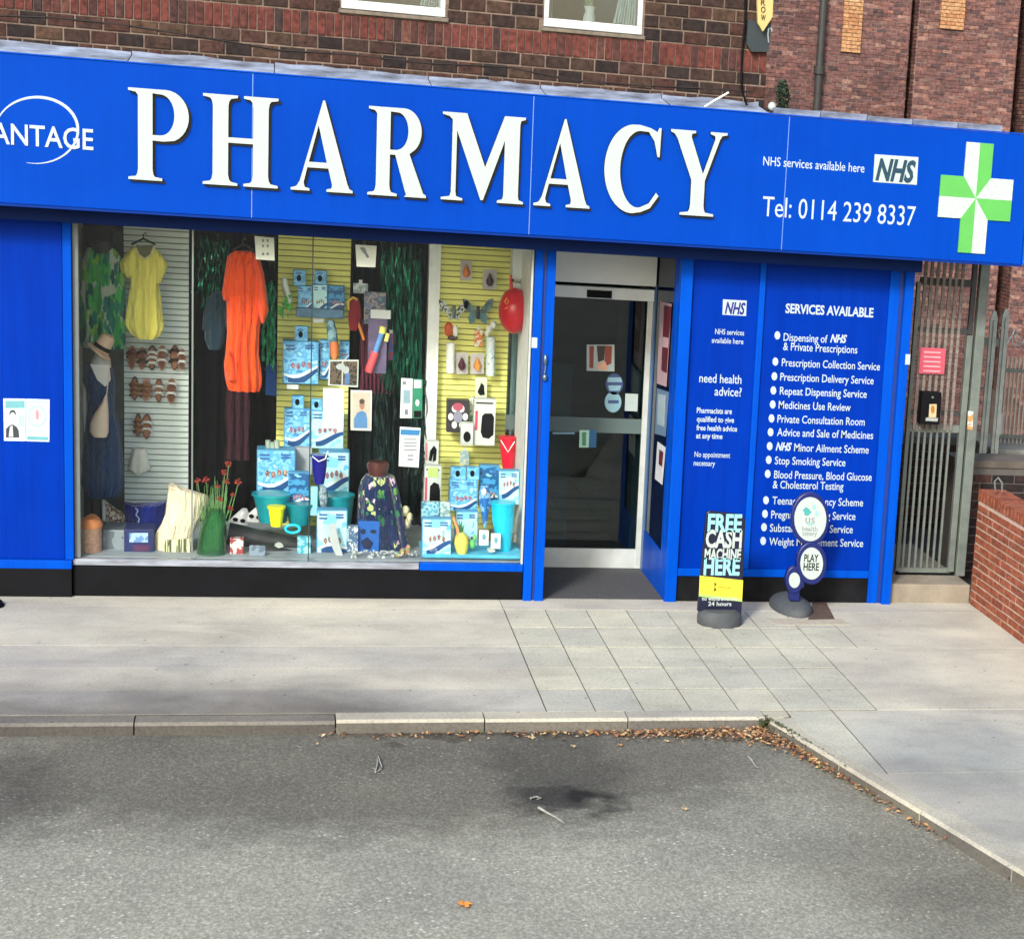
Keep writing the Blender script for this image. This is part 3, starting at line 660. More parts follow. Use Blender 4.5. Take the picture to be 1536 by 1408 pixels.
cp([(a_, -bz_), (.0004, -bz_), (.0004, -.0006), (a_, -az_)], 1); cp([(-.0004, -bz_), (-a_, -bz_), (-a_, -az_), (-.0004, -.0006)], 0)
cp([(-b_, -az_), (-b_, -.0004), (-.0004, -.0004), (-a_, -az_)], 1); cp([(-b_, .0004), (-b_, az_), (-a_, az_), (-.0004, .0004)], 0)
make('green_cross', cr, [m_green, m_cwhite], sign)

# ============================================================ SHOPFRONT
sf = thing('shopfront', 'blue framed shopfront with display window, service panels and black plinth', 'shopfront', (1.4, 0, 0))
zs, zh = .26, 2.60
def P(name, *b, mat=None, m=m_bluef, bev=.004, label=None): return make(name, MB().box(*b), mat or m, sf, bevel=bev, label=label)
P('shutter_box', -3.2, 4.6, -.24, -.02, zh + .01, zb + .01, mat=m_header)
xw0, xw1 = -1.395, 1.735
P('plinth', -3.2, xw0 - .005, -.07, .2, -.01, .20, mat=m_black)
P('plinth', xw0, xw1 - .003, -.03, .2, -.01, .215, mat=m_black)
P('sill_rail', -3.2, xw0 - .004, -.075, .05, .201, .262)
P('sill_rail', .98, xw1 - .002, -.035, .05, .216, .268)
P('sill_rail', xw0, .975, -.034, .05,   .222, .266, mat=M('worn_grey_sill', (150, 158, 170), .4, .4, 5, stretch=(1, 1, 6)), label='worn silvery stretch of window sill')
P('blue_panel', -3.2, xw0 - .05, -.04, .0, .263, 2.61, mat=m_bluep)
P('window_post', xw0 - .048, xw0 + .008, -.05, .05, .263, 2.61)
P('window_post', xw0 + .009, xw0 + .05, -.01, .05, .27, 2.61, mat=M('grey_aluminium', (122, 132, 132), .4, .1, 8, 0, .3), label='grey aluminium edge of the display window')
xm1, xm2 = at(288.5, 600).x, at(466, 600).x
m_glass = glassmat('shop_glass', (.975, .99, .985), .0, .5)
xe = at(789.8, 600).x
for a, b in ((xw0 + .05, xm1 - .006), (xm1 + .006, xm2 - .006), (xm2 + .006, at(650, 600).x), (at(650, 600).x + .004, xe)):
    make('glass_pane', MB().box(a, b, .0, .008, .269, 2.61), m_glass, sf)
P('glass_joint', xm1 - .0055, xm1 + .0055, -.004, .012, .269, 2.61, mat=M('silvery_joint', (150, 165, 160), .3, .1, 8, 0, .5), bev=0)
P('glass_joint', xm2 - .004, xm2 + .004, -.003, .012, .269, 2.61, mat=M('dark_green_joint', (40, 66, 64), .3), bev=0)
P('window_post', xe, xw1 - .003, -.02, .05, .269, 2.61, mat=M('pale_post', (196, 206, 200), .5, .1), label='pale inner post at the right end of the window')
# entrance posts
xp0, xp1 = 1.737, 1.885
for a, b in ((xp0, xp0 + .06), (xp0 + .085, xp1)):
    P('door_post', a, b, -.06, .06, -.01, 2.62)
P('post_groove', xp0 + .0605, xp0 + .0845, -.035, .05, 0, 2.62, mat=M('dark_blue_groove', (2, 50, 140), .5), bev=0)
jx0, jx1 = 2.808, 2.896
P('door_post', jx0, jx1, -.05, .07, -.01, 2.62, label='bright blue post right of the entrance')
# right-hand panels
px0, pm0, pm1, px1, pe = jx1 + .001, 3.405, 3.452, 4.42, 4.50
P('service_panel', px0 + .001, pm0, -.01, .04, .26, 2.61, mat=m_bluep, bev=0, label='narrow blue panel with health advice lettering')
P('service_panel', pm1, px1, -.01, .04, .26, 2.61, mat=m_bluep, bev=0, label='wide blue panel listing the services available')
P('panel_mullion', pm0 + .001, pm1 - .001, -.035, .045, .262, 2.611)
P('panel_rail', px0 + .001, px1, -.034, .045, .20, .259)
P('plinth', px0 + .001, px1, -.02, .2, -.01, .199, mat=M('scuffed_black_plinth', (20, 22, 26), .6, .7, 5, .2, 0, .12))
P('corner_post', px1 + .001, pe, -.03, .1, .0, 2.612)
P('corner_post', pe + .03, 4.60, -.07, .12, -.02, 2.66)
P('post_groove', pe + .0005, pe + .0295, -.02, .1, 0, 2.61, mat=MC['dark_blue_groove'], bev=0)
flat('post_tag', [([(797.5, 506), (806, 506.5), (805.5, 522), (797, 521.5)], 0)], [m_print], -.0605, sf)
flat('post_tag', [([(1358.5, 531), (1365.5, 531.5), (1364.5, 547), (1357.5, 546.5)], 0)], [m_print], -.0705, sf)
lk = MB(); lk.ptube([(816, 532), (819, 545), (817, 560)], -.07, .008); lk.pball(817, 566, 4, 6, -.07); lk.pball(818, 540, 3.5, 9, -.07)
make('key_fitting', lk, M('tarnished_metal', (120, 150, 180), .3, .2, 8, 0, .8), sf)
# lettering on the panels
TP = -.012
for body, a, b, y, cap, bd in (
    ('NHS services', 1072.5, 1116, 501, 8, 0), ('available here', 1067.5, 1115, 514, 8, 0), ('need health', 1048.7, 1112, 573, 13, 0), ('advice?', 1071.5, 1112, 593, 13, 0),
    ('Pharmacists are', 1045, 1097.7, 619, 8, .01), ('qualified to give', 1045, 1101, 632, 8, .01), ('free health advice', 1044.5, 1105.5, 645, 8, .01), ('at any time', 1044, 1083.5, 657, 8, .01),
    ('No appointment', 1041.6, 1095, 685, 8, 0), ('necessary', 1040.3, 1072.5, 698, 8, 0),
    ('SERVICES AVAILABLE', 1178, 1310, 469, 13.5, .02),
    ('Dispensing of', 1175, 1241, 511, 11.5, 0), ('& Private Prescriptions', 1174.5, 1286, 525, 11.5, 0),
    ('Prescription Collection Service', 1172.4, 1320, 549, 11.5, 0), ('Prescription Delivery Service', 1170, 1310.5, 570.5, 11.5, 0), ('Repeat Dispensing Service', 1169.5, 1300, 591.5, 11.5, 0),
    ('Medicines Use Review', 1167.7, 1276, 612.5, 11.5, 0), ('Private Consultation Room', 1165.8, 1297, 633.5, 11.5, 0), ('Advice and Sale of Medicines', 1165.3, 1309.7, 653.5, 11.5, 0),
    ('Minor Ailment Scheme', 1191, 1303, 676.5, 11.5, 0), ('Stop Smoking Service', 1162, 1268, 696, 11.5, 0), ('Blood Pressure, Blood Glucose', 1160.8, 1307.5, 717, 11.5, 0),
    ('& Cholesterol Testing', 1159, 1265, 732, 11.5, 0), ('Teenage Pregnancy Scheme', 1158.3, 1294.5, 756, 11.5, 0), ('Pregnancy Testing Service', 1156.4, 1283, 777, 11.5, 0),
    ('Substance Misuse Service', 1154.6, 1279, 797, 11.5, 0), ('Weight Management Service', 1153.4, 1294.5, 817.5, 11.5, 0)):
    text(body, a, b, y, cap, TP, m_print, sf, bold=bd + .008, th=.0015)
text('NHS', 1245, 1270, 513, 11.5, TP, m_print, sf, bold=.035, shear=.3, th=.0015)
text('NHS', 1163.3, 1187, 675, 11.5, TP, m_print, sf, bold=.035, shear=.3, th=.0015)
flat('nhs_plaque', [([(1084.5, 449), (1120, 451), (1119, 474), (1083.5, 472)], 0)], [m_print], -.011, sf, .0015)
text('NHS', 1087, 1117.5, 470, 17, -.013, M('deep_blue_print', (10, 20, 130), .5), sf, bold=.03, shear=.25, th=.0015)
for i, (bx_, by_) in enumerate([(1166, 503), (1163, 542.3), (1161.5, 564.3), (1160, 585.5), (1159, 606.5), (1157.2, 627.4), (1155.8, 648), (1154.5, 669), (1153, 689.5), (1151.5, 710.5), (1149, 750), (1147.5, 770.5), (1146, 790.5), (1144.7, 811)]):
    flat('bullet', [(ell(bx_, by_, 4.3, 6.2, 14), 0)], [m_print], -.0105, sf, .0015)
# two leaflets on the left blue panel
m_paper = M('leaflet_paper', (214, 240, 244), .5, .03)
m_pteal = M('leaflet_teal', (110, 180, 190), .5); m_pgrey = M('leaflet_grey', (176, 206, 210), .5); m_pdark = M('leaflet_dark', (48, 56, 64), .5); m_pskin = M('leaflet_skin', (206, 210, 214), .5)
mats = [m_paper, m_pteal, m_pgrey, m_pdark, m_pskin, M('leaflet_red', (196, 150, 160), .5)]
lp = thing('leaflet_holder', 'pair of pale leaflets stuck on the blue panel left of window', 'poster', at(38, 662, -.042))
flat('leaflet', [([(5, 597.5), (38.5, 598), (38.5, 661.5), (6, 661)], 0), ([(8, 601), (37, 601), (37, 612), (8, 612)], 1), (ell(19, 620, 5, 5.5, 14), 3), (ell(19, 625, 4.4, 7, 14), 4), ([(9, 656), (9, 643), (14, 638), (19, 636), (25, 640), (28, 645), (29, 656)], 3), ([(15, 640), (19, 637), (20, 655), (13, 655)], 4), ([(28, 622), (36, 622), (36, 640), (28, 640)], 2)], mats, -.0405, lp, label='left leaflet with a dark haired figure in dark clothes')
flat('leaflet', [([(39.5, 598), (74.5, 599), (74, 662.5), (39.5, 661.5)], 0), ([(41, 601), (72, 602), (72, 605), (41, 604)], 2), (ell(56, 624, 15, 17, 24), 2), (ell(56, 624, 11, 13, 24), 0), (ell(56, 622, 3, 8, 12), 5), ([(41, 645), (70, 646), (70, 648), (41, 647)], 2), ([(41, 654), (72, 655), (72, 660), (41, 659)], 1)], mats, -.0405, lp, label='right leaflet with a faint round emblem')

KK = 1.0
# ------------------------------------------------------------ inside of the shop
room = thing('shop_interior', 'dark interior of the pharmacy seen through its window and door', 'room', (1.5, 3, 0))
m_ri = M('dim_interior_wall', (92, 100, 100), .8, .2, 2)
make('back_wall', MB().box(-3.3, 4.6, 6, 6.1, 0, 3.0), m_ri, room)
make('side_wall', MB().box(-3.4, -3.3, .1, 6.1, 0, 3.0).box(4.42, 4.5, .21, 6.1, 0, 3.0), m_ri, room)
make('ceiling', MB().box(-3.4, 4.6, .02, 6.1, 2.78, 2.85), M('dim_ceiling', (170, 174, 172), .9), room)
make('shop_floor', MB().box(-3.3, 4.5, 1.32, 6, -.01, .03), M('brown_plank_floor', (120, 106, 92), .6, .35, 3, stretch=(1, 8, 1)), room)
make('partition', MB().box(xp0 + .02, xp0 + .06, .07, 1.1, 0, 2.75), M('partition_white', (222, 224, 218), .7), room)
make('display_soffit', MB().box(-3.25, xp0 + .01, .056, 1.5, 2.705, 2.74), M('white_soffit', (226, 228, 224), .8), room)
make('display_floor', MB().box(-3.3, xp0 + .01, .055, 1.42, 0, FLOOR), M('display_base', (150, 160, 166), .6, .2, 4), room)
make('window_backing', MB().box(-3.25, at(118, 500, 1).x, .06, 1.4, FLOOR, 2.7), M('window_end_wall', (150, 152, 146), .8), room)
m_sh = M('dark_shelving', (34, 34, 38), .6); m_goods = PR('blurred_goods', [(20, 22, 24), (60, 66, 70), (26, 30, 34), (90, 84, 70), (38, 60, 70), (20, 20, 22)], 14, .5, (1, 1, 2))
for i, (xx, yy) in enumerate(((3.0, 3.2), (1.2, 4.2), (3.9, 2.4), (-.6, 3.4))):
    s_ = MB(); s_.box(xx, xx + .9, yy, yy + .03, .03, 2.0)
    for z_ in range(5): s_.box(xx, xx + .9, yy - .3, yy, .1 + z_ * .4, .13 + z_ * .4)
    u = tag(make('shop_shelving', s_, m_sh), ['dark shelving just inside the glass door', 'dark shelving deep behind the tinsel curtain', 'dark shelving right of the door inside', 'dark shelving behind the orange dress'][i], 'shelving')
    g_ = MB()
    for z_ in range(5):
        q = xx + .02
        while q < xx + .85:
            w_ = random.uniform(.04, .1); g_.box(q, q + w_ - .008, yy - .25, yy - .05, .131 + z_ * .4, .131 + z_ * .4 + random.uniform(.1, .28)); q += w_
    make('goods', g_, m_goods, u)
for i in range(3):
    tag(make('ceiling_light', MB().box(1.9 + i * .5, 2.02 + i * .5, 1.6 + i * .9, 2.5 + i * .9, 2.70, 2.77), m_white, bevel=.01), ['unlit white ceiling fitting nearest the shop door', 'unlit white ceiling fitting midway inside the shop', 'unlit white ceiling fitting farthest inside the shop'][i], 'light')

dsp = tag(make('grey_display_stand', MB().box(2.02, 2.3, 1.9, 2.0, .03, 1.55), M('grey_card_stand', (120, 130, 130), .6)), 'grey card display stand just inside the left of the glass door', 'display stand')
tag(make('side_partition', MB().box(2.74, 2.8, 1.3, 2.4, .03, 2.4), M('olive_grey_board', (96, 98, 90), .7)), 'olive grey partition inside at the right of the glass door', 'partition')
tag(make('shop_counter', MB().box(2.3, 3.3, 3.0, 3.5, .03, .95), M('counter_front', (140, 124, 104), .6), bevel=.01), 'low brown counter seen through the lower door glass', 'counter')

# ------------------------------------------------------------ entrance
DY = 1.12
door = thing('shop_door', 'silver framed automatic glass door set back in the entrance', 'door', (2.4, DY, 0))
m_alu = M('silver_aluminium', (196, 204, 200), .35, .15, 4, 0, .35)
m_dglass = glassmat('door_glass', (.42, .55, .58), .0, 1.2)
dx0 = xp1; dxr0, dxr1 = at(962, 640, DY).x, at(974, 640, DY).x
zt_ = at(900, 448, DY).z; zbot = at(880, 851, DY).z; zrail = at(880, 822, DY).z
make('door_stile', MB().box(dxr0, dxr1 - .004, DY - .02, DY + .03, zbot, zt_), m_alu, door, bevel=.004)
make('door_stile', MB().box(dxr1 + .014, dxr1 + .05, DY + .0, DY + .05, 0, zt_ + .2), M('dark_aluminium', (70, 80, 84), .4), door)
make('door_glass', MB().box(dx0 - .2, dxr0, DY, DY + .01, zrail, zt_), m_dglass, door)
make('bottom_rail', MB().box(dx0 - .2, dxr0, DY - .012, DY + .025, zbot, zrail), m_alu, door)
make('door_head', MB().box(dx0 - .2, dxr1 + .05, DY - .06, DY + .04, zt_ + .003, at(900, 430, DY).z), M('head_aluminium', (214, 224, 224), .4, .1, 3), door, bevel=.004)
make('shutter_hood', MB().box(dx0 - .2, dxr1 + .08, DY - .12, DY + .05, at(900, 424, DY).z, 2.72), M('off_white_hood', (220, 230, 230), .5, .08, 2), door, bevel=.01)
make('door_band', MB().box(dx0 - .2, dxr0, DY - .004, DY - .001, at(880, 648, DY).z, at(880, 626, DY).z), glassmat('frosted_band', (.6, .66, .66), .3, 1, ((120, 140, 140), .45)), door)
make('door_sensor', MB().pbox(881, 436, 918, 447, DY - .09, .03), m_black, door, bevel=.004)
flat('door_sticker', [([(880, 517), (921.5, 517), (921.5, 557), (880, 556)], 0), ([(884, 519), (891, 519), (890, 552), (884, 552)], 1), ([(895, 518.5), (908, 518.5), (906, 540), (897, 543)], 2), ([(908, 518.5), (918, 519), (917, 545), (906, 550)], 1), ([(896, 545), (908, 542), (912, 555), (896, 554)], 3)], [m_lett, M('sticker_rust', (130, 56, 40), .5), M('sticker_dark', (48, 40, 30), .5), M('sticker_skin', (206, 160, 130), .5)], DY - .002, door, label='square picture sticker of reddish shapes')
m_sb = M('sticker_blue', (46, 66, 108), .5); m_sp = M('sticker_pale', (120, 160, 172), .5)
flat('door_sticker', [(ell(921.5, 576, 13, 16, 24), 0), ([(912, 566), (931, 566), (933, 573), (911, 573)], 1), ([(912, 578), (932, 578), (929, 586), (914, 586)], 1)], [m_sb, m_sp], DY - .002, door, label='round dark blue sticker with pale bands')
flat('door_sticker', [(ell(919.5, 603, 12.5, 15.5, 24), 1), ([(912, 600), (928, 600), (928, 605), (912, 605)], 0)], [m_sb, m_sp], DY - .002, door, label='round pale sticker with a dark stroke')
flat('door_sticker', [([(938, 590), (957, 591), (956, 617), (937, 616)], 0), ([(944, 602), (951, 602), (948, 607)], 1)], [m_lett, m_pgrey], DY - .003, door, label='white square notice')
flat('door_sticker', [([(869.5, 645), (884, 645), (883, 671), (868.5, 671)], 0), ([(873, 648), (879, 648), (879, 668), (873, 668)], 1), ([(884.5, 645), (895, 645), (894, 671), (883.5, 671)], 2)], [M('sticker_mint', (170, 214, 196), .5), M('sticker_green', (70, 140, 100), .5), M('sticker_mid_blue', (26, 96, 140), .5)], DY - .005, door, label='small green and blue sticker')
flat('door_sticker', [([(829, 648), (862, 648), (862, 651), (829, 651)], 0)], [m_sp], DY - .002, door, label='thin pale strip')
# reveal on the right of the entrance
XRV = 2.805
rv = thing('entrance_side_window', 'blue framed narrow side window of the entrance with posters on it', 'window', (XRV, .6, 0))
def xb(name, y0, y1, z0, z1, t, mat, parent=rv, dx=0): return make(name, MB().box(XRV + dx, XRV + dx + t, y0, y1, z0, z1), mat, parent)
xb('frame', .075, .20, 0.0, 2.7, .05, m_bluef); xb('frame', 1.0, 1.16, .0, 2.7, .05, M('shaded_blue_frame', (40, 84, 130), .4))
xb('bottom_panel', .2, 1.0, 0, .34, .04, m_bluef); xb('side_glass', .2, 1.0, .34, 2.7, .01, glassmat('side_glass_mat', (.25, .32, .45), .02, 1, ((10, 30, 70), .45)), dx=.01)
def xpanel(name, pts, mats, label):
    mb = MB()
    for i, (pp, mi) in enumerate(pts):
        q = [atx(x, y, XRV) for x, y in pp]; n = len(q); e = XRV + .004 - .002 * i - (.003)
        v = [(e, p.y, p.z) for p in q] + [(e + .0015, p.y, p.z) for p in q]
        mb.add(v, [list(range(n)), list(range(n, 2 * n))[::-1]] + [(k, k + n, (k + 1) % n + n, (k + 1) % n) for k in range(n)], mi)
    make(name, mb, mats, rv, label)
m_pk = M('poster_pink', (176, 150, 160), .5); m_mar = M('poster_maroon', (86, 24, 40), .5)
xpanel('poster', [([(990, 452), (1007, 456), (999, 580), (985, 575)], 0), ([(996, 458), (1007, 460), (1000, 560), (992, 555)], 1), ([(995, 505), (1003, 507), (1002, 522), (994, 520)], 0)], [m_pk, m_mar], 'tall maroon and pink poster')
xpanel('poster', [([(985, 582), (1003, 588), (998, 655), (982, 650)], 0), ([(987, 590), (998, 593), (996, 640), (986, 636)], 1)], [M('poster_steel_blue', (90, 120, 150), .5), M('poster_grey', (150, 170, 180), .5)], 'grey blue poster below the maroon one')
xpanel('poster', [([(986, 662), (998, 671), (993, 727), (982, 718)], 0), ([(989, 674), (995, 678), (993, 700), (988, 696)], 1)], [M('poster_white', (200, 206, 214), .5), m_mar], 'small white poster near the bottom')
struct(sheet('entrance_step', [(xp1, .02), (jx1 - .09, .02), (jx1 - .09, 1.15), (xp1, 1.15)], M('dark_entrance_mat', (66, 68, 70), .95, .35, 60, .4), None, .006, .02))
struct(make('passage_shade_wall', MB().box(jx1, jx1 + .05, .25, 1.3, 0, 2.75), m_ri, None))

# ============================================================ WINDOW DISPLAY
KK = 1.25
m_win = M('clean_white_card', (188, 194, 190), .5, .04)
BW = 1.30                                   # depth of the slatted back wall
m_gslat = M('grey_slat', (206, 218, 212), .45, .12, 5); m_yslat = M('yellow_slat', (232, 220, 124), .5, .12, 5)
def slatwall(label, x0, x1, y0, y1, mat, back, pitch=.0445):
    A, B = at(x0, 500, BW), at(x1, 500, BW); zt = 2.66; zl = FLOOR + .002
    t = thing('slatwall', label, 'wall panel', ((A.x + B.x) / 2, BW, zl))
    make('backing_board', MB().box(A.x, B.x, BW + .012, BW + .03, zl, zt), back, t)
    me = unit('slat', mat, .0); ms = None; z = zl; n = 0
    while z < zt - pitch:
        piece('slat', me, ((A.x + B.x) / 2, BW, z + pitch / 2 - .004), (B.x - A.x, .02, pitch - .008), t); z += pitch
    return t
slatwall('grey slatted display wall behind yellow dress and sandals', 186, 283, 340, 790, m_gslat, M('slat_gap_grey', (110, 120, 118), .8))
slatwall('yellow slatted display wall behind the paddling pool boxes', 416, 524, 350, 800, m_yslat, M('slat_gap_olive', (140, 130, 62), .8))
slatwall('yellow slatted display wall behind the butterflies', 657, 764, 370, 800, m_yslat, MC['slat_gap_olive'])
tag(make('display_post', MB().pbox(639, 365, 656, 790, BW - .1, .16), M('pale_grey_post', (214, 222, 214), .6, .08)), 'pale grey upright post left of the butterfly wall', 'post')
tag(make('display_side_board', MB().pbox(766, 372, 792, 800, BW - .05, .04), M('pale_board', (216, 218, 208), .6, .08)), 'pale board behind the red hopper ball', 'board')
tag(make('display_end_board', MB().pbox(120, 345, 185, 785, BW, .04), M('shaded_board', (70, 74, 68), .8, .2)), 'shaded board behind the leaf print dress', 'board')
m_tins = M('green_tinsel', (10, 96, 74), .2, .5, 60, 0, .6); m_unlit_gap = M('unlit_gap_teal', (6, 20, 24), .7, .4, 6, 0, 0, .1, stretch=(20, 1, .4))
# hangings behind, and sheets standing for the unlit shop
def drape(name, label, cat, x0, y0, x1, y1, Y, mat, folds=9, amp=.025, kind=None, n=48, seed=0):
    A, B = at(x0, (y0 + y1) / 2, Y), at(x1, (y0 + y1) / 2, Y); zt, zb_ = at((x0 + x1) / 2, y0, Y).z, at((x0 + x1) / 2, y1, Y).z
    v = []; rows_ = 8
    for k in range(rows_ + 1):
        for q in range(n + 1):
            u = q / n; v.append((A.x + (B.x - A.x) * u + .006 * math.sin(k * 1.3 + q), Y + amp * math.sin(u * folds * 6.28 + seed) * (.5 + .5 * k / rows_) + .008 * math.sin(q * 2.1 + k), zt + (zb_ - zt) * k / rows_))
    return tag(make(name, MB().add(v, [(k * (n + 1) + q, (k + 1) * (n + 1) + q, (k + 1) * (n + 1) + q + 1, k * (n + 1) + q + 1) for k in range(rows_) for q in range(n)], 0, 0, True), mat), label, cat)
drape('unlit_gap_sheet', 'black sheet standing for the unlit shop behind the orange dress', 'curtain', 285, 345, 416, 790, BW + .12, M('unlit_gap_sheet', (4, 6, 9), .9, .3, 5, 0, 0, .1), 6)  # added sheet; its black stands for the unlit shop inside
drape('maroon_cloth', 'dark maroon cloth hanging below the orange dress', 'cloth', 338, 560, 374, 690, BW - .15, M('maroon_cloth', (46, 10, 26), .9), 3)
drape('unlit_gap_backdrop', 'dark green sheet standing for the unlit gap between the two yellow slatted walls', 'curtain', 524, 360, 640, 800, BW + .1, m_unlit_gap, 10)  # added sheet; its dark colour stands for the unlit gap behind the tinsel
def tinsel(label, x0, y0, x1, y1, Y, n, mat=m_tins):
    mb = MB()
    for i in range(n):
        x = random.uniform(x0, x1); ya = y0 + random.uniform(0, (y1 - y0) * .15); yb = y1 - random.uniform(0, (y1 - y0) * .3)
        p = at(x, ya, Y + random.uniform(-.04, .04)); q = at(x + random.uniform(-4, 4), yb, Y); L = 10; w_ = random.uniform(.004, .009)
        v = []
        for k in range(L + 1):
            c_ = p.lerp(q, k / L); a_r = k * 1.1 + i; c_.x += .008 * math.sin(k * 1.7 + i)
            dx_, dy_ = math.cos(a_r) * w_, math.sin(a_r) * w_; v += [(c_.x - dx_, c_.y - dy_, c_.z), (c_.x + dx_, c_.y + dy_, c_.z)]
        mb.add(v, [(2 * k, 2 * k + 1, 2 * k + 3, 2 * k + 2) for k in range(L)])
    o = tag(make('tinsel_curtain', mb, mat, kind='stuff'), label, 'tinsel'); return o
tinsel('green foil tinsel curtain beside the pale post', 573, 368, 632, 600, BW - .12, 60)
tinsel('long dark foil strands low behind the floral dress', 560, 560, 640, 770, BW - .1, 46, M('dark_foil', (30, 56, 54), .25, .5, 60, 0, .5))
tinsel('green foil tinsel strands at the top left of the orange dress', 290, 350, 345, 470, BW - .2, 22)
tinsel('green foil tinsel right of the orange dress', 395, 420, 413, 560, BW - .2, 26, M('bright_green_foil', (16, 128, 84), .3, .4, 60, 0, .3))
drape('purple_streamer', 'dark purple streamer behind the toy packs', 'streamer', 540, 480, 588, 590, BW - .1, M('purple_streamer', (84, 30, 50), .6, .5, 8, stretch=(20, 1, 1)), 8, .02)
tag(make('blue_bag_strip', MB().pprism([(400, 545), (414, 545), (415, 594), (398, 592)], BW - .1, .03), M('mid_blue_cloth', (14, 66, 128), .8)), 'blue strip of cloth low at the left edge of the pool boxes', 'cloth')

# ---- clothes
def hanger(mb, x0, xm, x1, y, Y, m=1, hook=True):
    mb.ptube([(x0, y + 9), (xm, y), (x1, y + 9)], Y, .008, 6, m)
    if hook: mb.ptube([(xm, y), (xm, y - 6), (xm + 3, y - 9), (xm + 5, y - 6)], Y, .004, 5, m)
m_yel = cloth('lemon_cloth', (214, 208, 104)); m_hang = M('black_hanger', (20, 24, 26), .4)
t = thing('yellow_dress', 'short sleeved lemon yellow dress on a black hanger against the grey slats', 'dress', at(216, 506, .95))
make('dress_body', MB().loft([(372, 201, 231), (385, 197, 236), (405, 195, 239), (425, 195, 238), (428, 196, 237), (440, 194, 240), (470, 190, 243), (488, 189, 245), (500, 196, 242), (508, 207, 233)], .95, .055, n=44, fold=.28, k=9, grow=.3), m_yel, t)
make('sleeve', MB().loft([(371, 198, 212), (382, 189, 210), (395, 178, 206), (404, 179, 204), (416, 189, 201)], .95, .05, n=18, fold=.1), m_yel, t)
make('sleeve', MB().loft([(371, 222, 233), (382, 224, 243), (396, 228, 252), (407, 230, 249), (424, 234, 241)], .95, .05, n=18, fold=.1), m_yel, t)
make('neck_trim', MB().ptube([(203, 371), (208, 382), (217, 389), (226, 382), (231, 371)], .868, .006), M('pale_trim', (200, 196, 150), .8), t)
hb = MB(); hanger(hb, 197, 215, 233, 358, .95, 0); make('hanger', hb, m_hang, t)
make('dark_neck', MB().pprism([(204, 368), (230, 368), (225, 381), (217, 387), (209, 381)], .875, .004), M('inside_neck', (96, 96, 70), .9), t)
m_or = cloth('orange_cloth', (246, 74, 22))
t = thing('orange_dress', 'long bright orange shirt dress hanging over the dark gap', 'dress', at(368, 586, .7))
make('dress_body', MB().loft([(377, 352, 378), (383, 344, 386), (392, 340, 390), (420, 338, 394), (460, 340, 392), (500, 341, 388), (530, 339, 387), (548, 337, 390), (565, 339, 392), (577, 342, 392), (586, 345, 389)], .7, .07, n=56, fold=.3, k=11, ph=1, grow=.2), m_or, t)
make('hem_tail', MB().loft([(526, 343, 345), (542, 336, 352), (556, 338, 354), (570, 342, 356)], .64, .04, n=16, fold=.4, k=4), m_or, t)
make('sleeve', MB().loft([(384, 376, 389), (410, 382, 396), (440, 388, 400), (465, 387, 403), (474, 389, 400), (484, 392, 396)], .68, .06, n=18, fold=.18, k=4), m_or, t)
make('sleeve', MB().loft([(384, 341, 354), (410, 337, 350), (438, 333, 348), (450, 335, 345)], .70, .05, n=16, fold=.18, k=4), m_or, t)
make('collar', MB().pprism([(354, 376), (362, 384), (365, 400), (357, 392), (350, 384)], .615, .012).pprism([(376, 376), (369, 384), (366, 400), (373, 392), (380, 384)], .615, .012), m_or, t)
hb = MB(); hanger(hb, 350, 364, 380, 366, .70, 0); make('hanger', hb, m_hang, t)
make('front_placket', MB().ptube([(366, 398), (367, 430), (367, 470), (368, 500)], .628, .0035, 5), M('orange_seam', (176, 44, 10), .8), t)
m_leaf = cloth('leaf_print_cloth', (150, 160, 140), [(8, 96, 84), (40, 130, 60), (12, 76, 66), (110, 160, 60), (16, 110, 84), (60, 150, 70)], scale=9, stretch=(2.0, 1, .62), dens=.86, size=.62)
t = thing('leaf_print_dress', 'dress with big green leaf print hanging at the left end', 'dress', at(154, 530, .95))
make('dress_body', MB().loft([(372, 132, 172), (385, 124, 182), (420, 121, 187), (470, 120, 187), (505, 121, 187), (522, 123, 186)], .95, .06, n=40, fold=.25, k=8), m_leaf, t)
make('neckline', MB().loft([(362, 140, 166), (372, 138, 168), (380, 146, 160)], .90, .03), m_hang, t)
tag(make('black_garment', MB().loft([(338, 130, 166), (350, 124, 170), (366, 126, 168), (376, 136, 160)], 1.15, .05, fold=.1), M('black_cloth', (18, 20, 24), .9)), 'black garment above the leaf print dress', 'top')
tag(make('blue_garment', MB().loft([(446, 311, 319), (470, 305, 315), (495, 303, 312)], .98, .03, n=12, fold=.1).loft([(446, 332, 339), (470, 336, 344), (490, 337, 345)], .98, .03, n=12, fold=.1).loft([(438, 320, 333), (450, 312, 338), (480, 306, 339), (510, 307, 337), (524, 313, 330)], .98, .05, n=24, fold=.25), cloth('dull_blue_cloth', (30, 52, 66))), 'dull blue garment hanging behind the left of orange dress', 'top')
